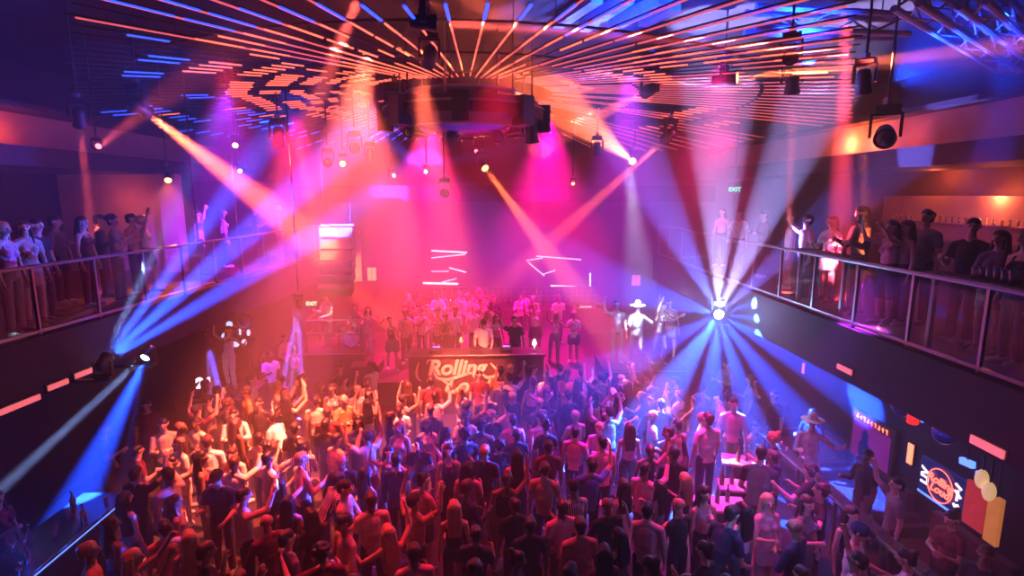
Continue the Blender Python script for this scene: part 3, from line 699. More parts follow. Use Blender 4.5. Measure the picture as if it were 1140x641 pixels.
# ---- under the right balcony: poster screen, neon sign screen, mirror balls, rail
WX = 7.58
def quad_at(px, py, x=WX): return U(px, py, x=x)
c0, c1 = U(953, 452, x=WX), U(1001, 478, x=WX); cb = U(950, 505, x=WX)
yc, yn = c0.y, c1.y; zt, zb = c0.z, cb.z
t = empty('poster_screen', (WX, (yc+yn)/2, (zt+zb)/2), 0, 'framed screen showing a pink and blue silhouette, lit orange title strip along its top', 'screen'); w = abs(yc-yn)/2; h = (zt-zb)/2
MB().box((-.06, -w, -h), (0, w, h)).build('frame', M['wine_frame'] if 'wine_frame' in M else M['wood'], t)
MB().box((-.075, -w+.08, -h+.06), (-.06, w-.08, h-.2)).build('display', mat('poster_display', (.2, .05, .2), .3, emit=(.20, .01, .16), es=.6, var=.5, scale=2), t)
sil = MB(); sil.lathe([(.02, 0), (.16, .06), (.17, .3), (.08, .38), (.1, .46), (.09, .56), (.02, .62)], 14, Matrix.Translation((-.08, .15, -h+.08)) @ Matrix.Scale(.06, 4, (1, 0, 0)))
sil.build('silhouette', mat('poster_blue', (.02, .03, .2), .4, emit=(.0, .01, .12), es=.5), t)
MB().box((-.09, -w+.1, h-.17), (-.075, w-.1, h-.05)).build('title_strip', M['red'], t)
SX = rot('Z', -PI/2) @ rot('X', PI/2)
tl = MB()
for i in range(9):
    y0 = w*.72-i*w*.17; hh = (.05, .035, .05, .045)[i % 4]
    tl.box((-.096, y0-w*.10, h-.11-hh), (-.09, y0-w*.06, h-.11+hh)); tl.box((-.096, y0-w*.10, h-.115+(i % 3-1)*.03), (-.09, y0, h-.095+(i % 3-1)*.03))
tl.build('title_lettering', M['lampo'], t)
c0, c1 = U(1031, 506, x=WX), U(1082, 536, x=WX); cb = U(1021, 541, x=WX)
zt, zb = c0.z, cb.z; w = abs(c0.y-c1.y)/2; h = (zt-zb)/2
t = empty('neon_sign_screen', (WX, (c0.y+c1.y)/2, (zt+zb)/2), 0, 'dark screen with a round orange neon emblem over white letters', 'sign')
bevel(MB().box((-.07, -w, -h), (0, w, h)).build('screen', M['panel'], t), .01)
MB().box((-.075, -w, -h-.02), (-.02, w, -h+.02)).build('bottom_edge_light', M['neon_bl'], t)
k = h/.5
MB().tube([(-.1, .40*k*math.cos(a*PI/20), .43*k*math.sin(a*PI/20)) for a in range(41)], .016*k, 6).build('neon_ring', M['neon_o'], t)
text('neon_lettering', 'Rolling', .30*k, M['neon_o'], t, Matrix.Translation((-.1, 0, .1*k)) @ SX, bold=.008*k, shear=.3)
text('neon_lettering', 'Loud', .30*k, M['neon_o'], t, Matrix.Translation((-.1, 0, -.14*k)) @ SX, bold=.008*k, shear=.3)
text('white_lettering', 'LIV', .34*k, M['neon_w'], t, Matrix.Translation((-.08, w*.72, 0)) @ SX @ rot('Z', PI/2), bold=.012*k)
for (y0, z0, y1, z1) in ((-.58, .30, -.84, .22), (-.60, .12, -.86, .0), (-.72, .16, -.70, -.12), (-.60, -.22, -.68, -.30), (-.74, -.20, -.82, -.28)):
    MB().bar((-.08, y0*w, z0*k), (-.08, y1*w, z1*k), .02, .045*k).build('white_stroke', M['neon_w'], t)
def mirror_ball(p, r, top, label, m='smoke'):
    t = empty('hanging_dome_lamp', p, 0, label, 'lamp')
    MB().lathe([(r*math.cos(a), r*math.sin(a)) for a in [(-PI/2+.1)+k*(PI-.2)/14 for k in range(15)]], 24).build('globe', M[m], t, True)
    MB().lathe([(r*.4, r*.95), (r*.4, r*1.15), (.02, r*1.15)], 16).build('cap', M['black'], t); MB().tube([(0, 0, r), (0, 0, top-p[2])], .015, 6).build('stem', M['black'], t)
p = U(1052, 482, x=6.75); mirror_ball(p, .17, 3.44, 'round blue glass lamp under the right balcony above the neon sign screen')
p = U(1005, 452, x=6.7); mirror_ball(p, .17, 3.44, 'half-lit blue dome lamp under the right balcony beside the red siren light')
p = U(1017, 462, x=6.6)
t = empty('hanging_siren_light', p, 0, 'small red siren light beside the blue dome lamp', 'lamp')
MB().lathe([(.07, -.14), (.085, -.12), (.08, .08), (.03, .13)], 16).build('red_dome', mat('red_glow', (.6, .02, .02), .2, emit=(1, .03, .02), es=.8), t, True); MB().lathe([(.06, .13), (.06, .17)], 12).build('base', M['black'], t); MB().tube([(0, 0, .17), (0, 0, 3.44-p.z)], .015, 6).build('stem', M['black'], t)
p = U(1028, 460, x=6.6); t = MB().tube([(0, 0, -.14), (0, 0, .14)], .025, 10).build('hanging_light_tube', M['neon_bl'], None, loc=p); tag(t, 'short upright blue light tube just right of the red siren light', 'light tube'); MB().tube([(0, 0, .14), (0, 0, 3.44-p.z)], .01, 6).build('stem', M['black'], t)
for (a, b, c, d_, m, lab) in ((1070, 512, 1084, 518, 'neon_bl', 'short slanting blue light bar under the right balcony above the red panel'), (1088, 527, 1098, 533, 'neon_bl', 'short blue light bar at the top of the two pale lamps'),):
    A_, B_ = U(a, b, x=6.5), U(c, d_, x=6.5); o = MB().bar(A_, B_, .06, .09).build('hanging_light_bar', M[m]); tag(o, lab, 'light bar'); MB().tube([(A_+B_)/2, Vector(((A_+B_)/2).to_tuple()[:2]+(3.44,))], .012, 6).build('stem', M['black'], o)
for i, (px, py, lab) in enumerate(((1093, 533, 'upper pale oval lamp beside the red fabric panel'), (1101, 547, 'lower pale oval lamp beside the red fabric panel'))):
    p = U(px, py, x=6.35); t = empty('hanging_oval_lamp', p, 0, lab, 'lamp')
    MB().lathe([(.075*math.cos(a), .13*math.sin(a)) for a in [(-PI/2+.1)+k*(PI-.2)/12 for k in range(13)]], 16).build('bulb', mat('pale_lamp%d' % i, (.8, .7, .5), .3, emit=(.8, .5, .22), es=.6), t, True)
    MB().tube([(0, 0, .12), (0, 0, 3.44-p.z)], .012, 6).build('stem', M['black'], t)
a_ = U(1079, 575, x=6.9); b_ = U(1096, 545, x=6.9)
o = MB().box((-.03, -.18, -.4), (.03, .18, .3)).build('hanging_glow_panel', mat('red_fabric_glow', (.6, .08, .05), .8, emit=(.9, .05, .05), es=.3), None, loc=U(1087, 560, x=7.4)); MB().tube([(0, 0, .29), (0, 0, 3.44-o.location.z)], .012, 6).build('stem', M['black'], o); tag(o, 'glowing red upright panel right of the neon sign screen', 'light panel')  # red fabric panel, no lamp; its lit look is emission in the cloth
o = MB().box((-.03, -.1, -.4), (.03, .1, .3)).build('hanging_glow_panel', mat('amber_panel', (.6, .3, .05), .8, emit=(1, .3, .06), es=.35), None, loc=U(1107, 575, x=7.0)); MB().tube([(0, 0, .29), (0, 0, 3.44-o.location.z)], .012, 6).build('stem', M['black'], o); tag(o, 'narrow glowing amber upright panel right of the red one', 'light panel')

# rail with glass and drinks along the raised seating, right
t = empty('bar_rail', (5.92, 6.8, 0), 0, 'long steel-topped bar rail dividing the dance floor from the right seating', 'rail')
bevel(MB().box((-.13, -1.8, 1.06), (.13, 5.4, 1.1)).build('rail_top', M['steel'], t), .008)
MB().tube([(-.14, -1.8, 1.12), (-.14, 5.4, 1.12)], .02).build('edge_tube', M['chrome'], t)
for i in range(7): MB().box((-.03, -1.75+i*1.18, 0), (.03, -1.69+i*1.18, 1.06)).build('post', M['steel'], t)
for i in range(6): MB().box((-.01, -1.65+i*1.18, .1), (.01, -.66+i*1.18, 1.0)).build('glass_panel', M['glass'], t)
for i in range(16):
    y = 6.2+i*.33+R.uniform(-.08, .08); tumbler((5.92+R.uniform(-.06, .06), y, 1.1), .034, .12, 'clear glass standing on the bar rail right of the dance floor', 'glasses on the bar rail')
def bottle(p, label, group=None, s=1, m='bottle', light=False):
    t = TUMB.get(('b', m))
    if t is None: t = MB().lathe([(.04, 0), (.042, .01), (.042, .19), (.016, .25), (.014, .31), (.018, .315), (.018, .33)], 12).mesh('bottle', True); t.materials.append(M[m]); TUMB[('b', m)] = t
    o = link('bottle', t, None, p); o.scale = (s, s, s); return tag(o, label, 'bottle', group)

# lounge tables and seats near (820, 540)
def lounge_table(p, w, d, h, label, rz=0, stuff=True):
    t = empty('lounge_table', p, rz, label, 'table')
    bevel(MB().box((-w/2, -d/2, h-.06), (w/2, d/2, h)).build('table_top', M['cream'], t), .015)
    MB().box((-w/2+.08, -d/2+.08, .03), (w/2-.08, d/2-.08, h-.06)).build('plinth', M['vinyl'], t)
    return t
TABS = []
for (px, py, w, d, rz, lab) in ((835, 513, 1.1, .5, -.35, 'cream-topped low table before the seated person in orange'), (818, 539, .6, .45, -.2, 'small cream-topped table between the two larger lounge tables'), (802, 560, .9, .5, -.1, 'cream-topped low table just behind the laughing seated group'), (450, 573, .01, .01, 0, '')):
    if not lab: continue
    p = U(px, py, z=.75); p.z = 0; lounge_table(p, w, d, .75, lab, rz); TABS.append((p, w, d, rz))
for i, (p, w, d, rz) in enumerate(TABS):
    for j in range(3 if i != 1 else 2):
        bottle((p.x-.25+j*.2, p.y+.03*j, .75), 'dark bottle on the cream lounge tables right of centre', 'bottles on the lounge tables', 1.0, 'bottle')
def sofa(p, w, rz, label, m='velvet'):
    t = empty('lounge_sofa', p, rz, label, 'sofa')
    bevel(MB().box((-w/2, -.38, .1), (w/2, .38, .44)).build('seat', M[m], t), .04, 3); bevel(MB().box((-w/2, .3, .1), (w/2, .46, .95)).build('backrest', M[m], t), .04, 3)
    for s in (-1, 1): bevel(MB().box((s*(w/2+.08)-.08, -.38, .08), (s*(w/2+.08)+.08, .46, .62)).build('armrest', M[m], t), .03, 3)
    for x in (-w/2, w/2):
        for y in (-.3, .36): MB().box((x-.03, y-.03, 0), (x+.03, y+.03, .1)).build('leg', M['black'], t)
for (y, lab) in ((7.6, 'nearest'), (9.6, 'second'), (11.6, 'third'), (13.8, 'farthest')):
    sofa((7.1, y, 0), 1.5, -PI/2, lab+' wine velvet sofa along the wall under the right balcony' if lab == 'farthest' or lab == 'nearest' else lab+' wine velvet sofa from the viewer along the wall under the right balcony')
# podium letters and lamp on the left podium
pp = U(225, 450, y=14.3)
t = empty('letter_sign', (pp.x+.1, 14.28, 1.3), 0, 'white lit upright numerals on the low left podium', 'sign')
text('numerals', '24', .36, M['neon_w'], t, rot('X', PI/2), bold=.02, ext=.03); MB().box((-.3, -.05, -.4), (.3, .08, -.16)).build('base', M['black'], t)
# left corner bar with bottles and glasses in blue light
t = empty('side_bar', (-6.6, 6.9, 0), 0, 'dark bar counter with blue-lit glassware in the lower left corner', 'bar')
MB().box((-.35, -2.2, 0), (.3, 2.2, 1.08)).build('counter', M['wood'], t); bevel(MB().box((-.42, -2.25, 1.08), (.38, 2.25, 1.13)).build('counter_top', M['steel'], t), .01)
MB().box((.3, -2.2, 1.02), (.33, 2.2, 1.06)).build('edge_light', M['neon_bl'], t)
for i in range(26):
    y = 5.0+i*.15+R.uniform(-.04, .04); x = -6.6+R.uniform(-.28, .28)
    if i % 3: tumbler((x, y, 1.13), .036, .13, 'blue-lit glass on the bar counter in the lower left corner', 'glasses on the corner bar')
    else: bottle((x, y, 1.13), 'dark bottle on the bar counter in the lower left corner', 'bottles on the corner bar', 1.05, 'chrome')
# silver propeller-shaped cluster of reflective leaves at left (265, 360)
p = U(266, 366, y=15.6)
t = empty('hanging_disc_cluster', p, 0, 'hanging cluster of blue-white lit discs round a dark ball, far left', 'lamp')
MB().lathe([(.2*math.cos(a), .2*math.sin(a)) for a in [(-PI/2+.1)+k*(PI-.2)/10 for k in range(11)]], 20, Matrix.Translation((.18, 0, .22))).build('ball', M['smoke'], t, True)
for k, (x, z) in enumerate(((-.22, .15), (-.38, -.18), (-.1, -.42), (.12, -.38), (.26, -.1), (.02, -.08))):
    MB().lathe([(.085, 0), (.09, .03), (.05, .05)], 14, Matrix.Translation((x, -.05, z)) @ rot('X', PI/2) @ rot('Y', .4*k)).build('disc', M['lampw'] if 'lampw' in M else mat('blue_white_disc%d' % k, (.8, .85, 1), .3, emit=(.45, .6, 1), es=1.3), t)  # discs emit: the leaves' blue-white reflections are put into their colour
    MB().tube([(x, 0, z), (.0, 0, 0)], .01, 5).build('arm', M['steel'], t)
MB().tube([(.18, 0, .4), (.18, 0, 9.59-p.z)], .012, 6).build('cable', M['steel'], t)
# ================================================================== CROWD
FL = 0.0
def facing(p, q=None, jit=.5):
    q = q or Vector((-.3, 16, 0)); d = Vector(q)-Vector(p); return math.atan2(-d.x, d.y)+R.uniform(-jit, jit)
def ph(k): return 1.25 if k not in ('sit', 'f_sit') else .85
def crowd_at(px, py, k, colour, hair=None, skin=None, face=None, zf=0.0, label=None, scale=None, bottom=None, hz=None):
    """a person whose chest is seen at pixel (px, py), standing on the floor zf"""
    p = U(px, py, z=zf+(hz or ph(k))); p.z = zf
    f = facing(p) if face is None else face
    person(k, p, f, colour, hair or R.choice(['black', 'black', 'black', 'brown', 'brown', 'blond']), R.randrange(5) if skin is None else skin, bottom, scale or R.uniform(.95, 1.06), label, None, 'floor')
    return PEOPLE[-1]['o']
S_ = PI      # facing the viewer
# people one can make out on the dance floor: (x, y, template, colour, hair, heading)
KEY = [
 (262,481,'shirt','white','black',S_+.3),(231,518,'stand','white','brown',.3),(206,516,'f_drink','cream','brown',S_-.6),(290,506,'drink','cream','black',-.2),(336,519,'curly','striped','black',.2),(315,481,'lean','white','black',1.2),
 (353,466,'stand','cream','black',0),(187,494,'shirt','beige','black',S_+.5),(191,536,'phone','cream','black',-.9),(259,523,'f_bun','cream','brown',S_),(272,580,'phone','cream','black',-.9),(301,538,'drink','white','black',-.8),
 (212,625,'f_stand','beige','blond',.6),(359,558,'lean','striped','brown',-1.0),(187,612,'stand','orange','black',.5),(381,540,'bald','black','black',S_+.2),(347,598,'f_drink','black','black',1.0),(218,488,'drink','cream','black',S_-.4),
 (445,470,'stand','white','brown',S_),(447,496,'f_stand','white','blond',S_-.2),(474,490,'f_drink','cream','brown',S_+.2),(519,485,'drink','cream','black',S_),(575,486,'stand','pink','black',.2),(596,486,'drink','pink','black',.4),
 (470,560,'f_bun','pink','black',-.6),(629,590,'stand','pink','brown',.3),(637,574,'capman','striped','blond',.4),(644,615,'stand','pink','brown',.1),(541,462,'stand','black','black',S_),(506,592,'f_stand','black','blond',.1),
 (437,618,'f_dance','beige','blond',.2),(412,458,'f_stand','cream','black',S_),(395,450,'shirt','cream','blond',S_),(375,452,'f_stand','white','brown',S_),(410,440,'drink','cream','black',S_-.3),(558,445,'drink','black','black',S_),
 (753,590,'bald','black','black',.5),(725,598,'stand','pink','black',-.4),(693,567,'f_drink','pink','brown',.5),(717,546,'phone','pink','black',-.7),(660,460,'f_raise','pink','black',.1),(681,452,'capman','white','white',S_+.2),
 (590,440,'f_raise','cream','black',.1),(568,436,'raise2','cream','black',.05),(552,430,'raise1','orange','brown',.0),(610,432,'drink','orange','black',S_),(630,436,'shirt','orange','black',S_-.5),(480,444,'stand','wine','black',0.1),(455,444,'f_stand','wine','brown',.2),
 (540,432,'stand','wine','black',S_),(700,500,'f_stand','pink','brown',0),(670,520,'stand','pink','black',.2),(640,500,'drink','pink','black',-.4),(735,470,'phone','blue','black',0),(610,520,'stand','wine','black',0),(655,545,'raise1','blue','black',.1),
 (430,520,'f_dance','black','black',S_),(500,525,'f_stand','black','brown',S_),(330,500,'stand','black','black',0),(400,490,'f_drink','black','black',S_+.4),(290,470,'stand','black','black',S_),(245,560,'capman','black','black',S_),
 (165,470,'stand','wine','black',S_+.4),(155,520,'drink','wine','black',-.9),(300,610,'bald','wine','black',.8),(560,560,'f_raise','black','brown',.1),(590,610,'stand','navy','black',.1),(530,620,'drink','navy','black',-.2),(690,620,'f_dance','wine','black',.3),
]
for i, (px, py, k, c, h, f) in enumerate(KEY): crowd_at(px, py, k, c, h, None, f)
# people by the lounge tables and the right edge of the floor
RK = [
 (787,503,'stand','white','brown',.25,0,'person in an oversized white t-shirt seen from behind, left of the lounge tables',1.12), (836,490,'sit','orange','black',S_+.6,0,'person in orange sitting behind the farthest cream lounge table',1.0),
 (843,548,'lean','black','black',-.5,0,'big dark-dressed person leaning towards the cream lounge tables',1.15), (795,615,'lean','navy','black',-1.1,0,'person in navy leaning over at the bottom edge right of the bald one',1.1),
 (858,585,'f_drink','pink','blond',S_+.2,0,'person in a pink dress beside the silver-dressed one near the bar rail',1.0), (824,590,'f_sit','silver','brown',S_,0,'person in a silver dress sitting before the smallest lounge table',1.0),
 (780,577,'f_stand','white','black',S_+.2,0,'person in a white top left of the silver-dressed sitter',1.0), (888,487,'stand','pink','brown',S_-.2,0,'person in a pale pink t-shirt standing behind the silver costumed performer at the rail',1.08),
 (930,600,'f_stand','black','brown',S_,0,'person in a black sleeveless top near the rail behind the one in cap and white',1.0), (905,592,'f_drink','grey','brown',S_+.4,0,'person in a grey dress near the bar rail, left of the black sleeveless top',1.0),
 (948,622,'capman','white','navy',S_+.8,0,'person in a white t-shirt and dark cap bending at the rail, bottom right',1.05),
]
for px, py, k, c, h, f, zf, lab, sc in RK: crowd_at(px, py, k, c, h, 1, f, zf, lab, sc)
for q in PEOPLE[-len(RK):]:
    if q['k'] in ('sit', 'f_sit'):
        o = bevel(MB().lathe([(.19, 0), (.21, .02), (.21, .33), (.18, .36)], 20).build('ottoman', M['velvet'], None, loc=(q['loc'].x, q['loc'].y, 0)), .01)
        tag(o, 'round velvet ottoman under the '+('person in orange' if q['k'] == 'sit' else 'person in the silver dress'), 'stool')
p = U(902, 497, z=1.25); p.z = 0
person('hat', p, S_-.5, 'silver', 'black', 1, 'silver', 1.08, 'silver costumed performer in a wide white hat at the bar rail', None, 'rail')
for (x, y, k, f, lab) in ((3.65, 15.5, 'raise1', S_, 'silver sequined performer with raised arm at the left end of the performers podium'), (4.15, 15.2, 'hat', S_-.3, 'silver performer in a white hat stretching one arm left on the performers podium'),
        (4.85, 15.3, 'f_dance', S_+.4, 'silver sequined dancer with flung arms on the performers podium beside the starburst lamp'), (5.3, 15.8, 'f_raise', S_, 'silver performer with ponytail and raised arm, nearest the starburst lamp')):
    person(k, (x, y, 1.35), f, 'silver', 'black', 1, 'silver', 1.05, lab, None, 'podium')
person('capman', (pl.x-.25, 17.55, PH), S_-.6, 'silver', 'cream', 1, 'silver', 1.05, 'silver-clad dancer in a pale cap at the left of the railed podium', None, 'podium')
person('sit', (pl.x+.45, 18.35, PH), S_, 'grey', 'black', 1, 'black', 1.0, 'drummer in grey sitting behind the silver drum kit', None, 'podium')
t = empty('drum_stool', (pl.x+.45, 18.37, PH), 0, 'round stool under the drummer', 'stool'); MB().lathe([(.15, .36), (.16, .38), (.15, .42)], 16).build('seat', M['vinyl'], t); MB().tube([(0, 0, 0), (0, 0, .36)], .03).build('leg', M['steel'], t)
p = U(402, 372, y=17.0)
podium((p.x+.15, 17.2, 0), .8, .9, 1.0, 'small square podium right of the railed one', rail=False)
person('f_dance', (p.x+.15, 17.2, 1.0), S_, 'silver', 'black', 1, 'silver', 1.0, 'silver-dressed dancer on the small square podium right of the drums', None, 'podium')
# low left podium and lounge behind it
for (x, y, k, c, f, lab) in ((-7.2, 15.1, 'f_dance', 'white', S_, 'dancer in white at the numerals on the low left podium'),):
    person(k, (x, y, .9), f, c, 'black', 1, 'white', 1, lab, None, 'podium')
# stage crowd and booth
person('dj', (-.2, 16.15, SZ), S_, 'white', 'black', 1, None, 1.05, 'person in a white t-shirt and cap working at the booth', None, 'stage')
person('raise1', (.75, 16.2, SZ), S_, 'black', 'black', 2, None, 1.05, 'person in black with raised arm just right of the booth worker', None, 'stage')
cand = []
def free(x, y, rmin, ex=0): return all((x-q['loc'].x)**2+(y-q['loc'].y)**2 > rmin*rmin for q in PEOPLE if abs(q['loc'].z-ex) < .6)
KS = ['stand', 'drink', 'shirt', 'stand', 'drink', 'shirt', 'raise1', 'phone', 'curly', 'bald', 'capman', 'f_stand', 'f_drink', 'f_stand', 'f_drink', 'f_raise', 'f_bun', 'f_bun', 'f_phone', 'f_dance', 'raise2', 'stand', 'f_drink', 'shirt']
COLS = ['white', 'cream', 'black', 'black', 'grey', 'navy', 'wine', 'pink', 'blue', 'beige', 'olive', 'black']
n = 0; tries = 0
while n < 34 and tries < 4000:
    tries += 1; x, y = R.uniform(-3.2, 3.0), R.uniform(16.9, 21.5)
    if x > .2 and R.random() < .75: continue
    if not free(x, y, .5, SZ): continue
    person(R.choice(KS), (x, y, SZ), S_+R.uniform(-.6, .6), R.choice(['white', 'cream', 'pink', 'black', 'grey', 'beige', 'white']), R.choice(['black', 'brown', 'blond']), R.randrange(5), None, R.uniform(.95, 1.05), None, None, 'stage'); n += 1
# fill of the dance floor
def inpoly(x, y, poly):
    c = False; j = len(poly)-1
    for i in range(len(poly)):
        (xi, yi), (xj, yj) = poly[i], poly[j]
        if (yi > y) != (yj > y) and x < (xj-xi)*(y-yi)/(yj-yi)+xi: c = not c
        j = i
    return c
def blocked(x, y):
    if x > 5.55 or (-3.0 < x < .5 and y > 12.5): return True
    if x < -6.0 and y < 9.6: return True
    for (p, w, d, rz) in TABS:
        if abs(x-p.x) < w/2+.35 and abs(y-p.y) < d/2+.4: return True
    return False
FLOORP = [(120, 452), (250, 432), (330, 420), (430, 408), (600, 408), (700, 420), (800, 430), (855, 432), (890, 500), (1010, 620), (1060, 690), (60, 690), (125, 580), (130, 520)]
n = 0; tries = 0; NF = 175
while n < NF and tries < 60000:
    tries += 1; x, y = R.uniform(-6.6, 5.5), R.uniform(5.2, 14.4)
    px, py = PX((x, y, 1.6))
    if not inpoly(px, py, FLOORP) or blocked(x, y): continue
    if -4.7 < -abs(x-4.35)+0 and abs(x-4.35) < 1.4 and y > 14.3: continue
    if not free(x, y, .56 if y > 8 else .6): continue
    left = px < 420
    c = R.choice(['black', 'black', 'navy', 'grey', 'wine', 'black', 'olive', 'cream', 'white', 'pink', 'black', 'beige'] if not left else ['black', 'black', 'grey', 'wine', 'cream', 'beige', 'white', 'black', 'orange'])
    person(R.choice(KS), (x, y, 0), facing((x, y, 0), None, .6) if R.random() < .6 else R.uniform(0, 6.28), c, R.choice(['black', 'black', 'brown', 'brown', 'blond']), R.randrange(5), None, R.uniform(.94, 1.06), None, None, 'floor'); n += 1
print('floor fill', n)
# under the right balcony, behind the rail
for i, (x, y) in enumerate([(6.55, 7.0), (6.4, 7.9), (6.6, 8.9), (6.35, 9.9), (6.75, 10.8), (6.3, 6.2), (6.5, 11.9), (6.45, 13.0), (6.4, 14.3), (6.7, 5.6), (6.3, 10.9+.9)]):
    if not free(x, y, .5): continue
    person(R.choice(['stand', 'drink', 'f_stand', 'f_drink', 'f_raise', 'shirt', 'raise1', 'f_bun']), (x, y, 0), PI/2+R.uniform(-.6, .6), R.choice(['pink', 'white', 'grey', 'wine', 'black', 'cream']), R.choice(['black', 'brown']), R.randrange(5), None, 1, None, None, 'right')
# upper right balcony
def balc(px, py, x, k, c, h, f, lab, sc=1, skin=1):
    p = U(px, py, x=x); person(k, (x, p.y, BZ), f, c, h, skin, None, sc, lab, None, 'balcony')
balc(1083, 255, 6.95, 'drink', 'black', 'black', S_-1.2, 'person in a dark t-shirt facing right beside the lit bar panel on the right balcony', 1.05)
balc(1112, 275, 6.9, 'f_drink', 'grey', 'brown', PI/2+.6, 'person in a grey dress facing the dark-shirted one on the right balcony', .97)
balc(1143, 268, 6.75, 'f_stand', 'black', 'black', PI/2, 'dark-haired person in black cut by the right edge of the frame', 1.0)
balc(960, 250, 6.75, 'shirt', 'black', 'black', PI/2, 'big person in black with folded hands at the right balcony rail', 1.12, 0)
balc(925, 262, 6.9, 'f_drink', 'white', 'brown', PI/2+.4, 'person in white lit orange, left of the big person in black on the right balcony', 1.0)
balc(992, 266, 6.7, 'f_phone', 'pink', 'brown', PI/2+.2, 'person in a pink top holding a phone at the right balcony rail', 1.0)
balc(1008, 268, 6.9, 'f_stand', 'beige', 'brown', PI/2, 'person in beige right of the one filming on the right balcony', 1.0)
balc(1030, 262, 7.3, 'stand', 'grey', 'black', PI/2+.3, 'tall person in grey standing back from the rail on the right balcony', 1.1)
balc(898, 262, 6.7, 'raise1', 'pink', 'black', PI/2, 'person with a raised arm in blue haze on the right balcony', 1.0)
balc(880, 262, 6.9, 'stand', 'cream', 'black', PI/2-.3, 'person in cream at the right balcony rail left of the raised arm', 1.0)
balc(822, 258, 6.9, 'drink', 'white', 'black', S_-.6, 'brightly lit person in white on the right balcony above the starburst lamp', 1.0)
balc(803, 258, 7.0, 'f_stand', 'pink', 'brown', S_-.8, 'person in pink farthest along the right balcony, left of the brightly lit one', 1.0)
balc(850, 262, 7.2, 'shirt', 'wine', 'black', PI/2, 'person in wine red on the right balcony between the cream and white shirts', 1.0)
# upper left balcony
def balcl(px, py, dx, k, c, h, f, lab, sc=1, skin=1):
    x = lx(9)-dx; p = U(px, py, x=x); person(k, (min(x, lx(p.y)-.4), min(p.y, 19.2), BZ), f, c, h, skin, None, sc, lab, None, 'balcony')
balcl(4, 262, .6, 'f_stand', 'pink', 'blond', -PI/2, 'blond person in pink cut by the left edge of the frame on the left balcony')
balcl(27, 255, .7, 'f_drink', 'beige', 'brown', -PI/2-.5, 'person in beige with long hair near the left frame edge on the left balcony')
balcl(42, 262, .9, 'stand', 'black', 'black', -PI/2, 'person in black right of the beige one on the left balcony')
balcl(62, 255, 1.6, 'drink', 'grey', 'black', -PI/2, 'person in grey standing back from the left balcony rail')
balcl(93, 258, .9, 'f_stand', 'wine', 'black', -PI/2, 'person in wine red beside the loudspeaker on the left balcony')
balcl(110, 252, 1.3, 'shirt', 'black', 'black', -PI/2+.4, 'person in a black shirt with folded hands in front of the pale end wall')
balcl(126, 250, .7, 'curly', 'grey', 'black', -PI/2+.2, 'curly-haired person in grey at the left balcony rail')
balcl(147, 252, .9, 'drink', 'orange', 'black', -PI/2, 'person in orange at the left balcony rail beside the first blue beam')
balcl(160, 248, .7, 'f_raise', 'white', 'blond', -PI/2+.3, 'person in white with raised arm where the blue beam crosses the left balcony')
balcl(222, 262, .9, 'raise1', 'pink', 'black', -PI/2+.5, 'person in pink with raised arm inside the blue beams on the left balcony')
balcl(250, 262, .9, 'f_stand', 'white', 'black', -PI/2+.5, 'person in white inside the blue beams on the left balcony')
balcl(320, 250, .1, 'hat', 'silver', 'black', S_-.5, 'silver hatted performer at the far end of the left balcony')
balcl(285, 258, .8, 'drink', 'blue', 'black', -PI/2+.5, 'person in blue at the far left balcony rail')
# left side lounge under the balcony
for (x, y, k, c, f) in ((-6.7, 11.4, 'f_drink', 'pink', -.6), (-7.3, 12.2, 'stand', 'pink', -1), (-6.9, 13.2, 'f_stand', 'wine', -1.2), (-7.6, 10.6, 'drink', 'black', -1.2), (-6.3, 15.6, 'drink', 'white', -2.4), (-5.9, 16.4, 'f_stand', 'pink', -2.4), (-7.4, 17.2, 'stand', 'wine', -2), (-6.6, 17.6, 'shirt', 'pink', -2.2)):
    if free(x, y, .5): person(k, (x, y, 0), f, c, 'black', R.randrange(5), None, 1, None, None, 'left')
for (x, y, k, c, f) in ((-7.5, 6.2, 'f_stand', 'blue', -PI/2), (-7.45, 7.2, 'stand', 'grey', -PI/2), (-7.5, 8.1, 'f_drink', 'wine', -PI/2)):
    person(k, (x, y, 0), f, c, 'black', R.randrange(5), None, 1, None, None, 'corner')
# settle the crowd: nobody stands inside a neighbour
mv = [q for q in PEOPLE if q['where'] == 'floor' and abs(q['loc'].z) < .01 and q['k'] != 'sit']
fixed = [q for q in PEOPLE if q not in mv and abs(q['loc'].z) < .3]
for it in range(40):
    for i, a in enumerate(mv):
        for b in mv[i+1:]+fixed:
            d = Vector((a['loc'].x-b['loc'].x, a['loc'].y-b['loc'].y)); l = d.length
            if 1e-4 < l < .57:
                d = d/l*(.57-l)*.5; a['loc'].x += d.x; a['loc'].y += d.y
                if b not in fixed: b['loc'].x -= d.x; b['loc'].y -= d.y
        a['loc'].x = min(a['loc'].x, 5.42)
        for (p, w, dd, rz) in TABS:
            ex, ey = a['loc'].x-p.x, a['loc'].y-p.y
            if abs(ex) < w/2+.26 and abs(ey) < dd/2+.3: a['loc'].y = p.y+math.copysign(dd/2+.3, ey)
for q in mv: q['o'].location.x, q['o'].location.y = q['loc'].x, q['loc'].y
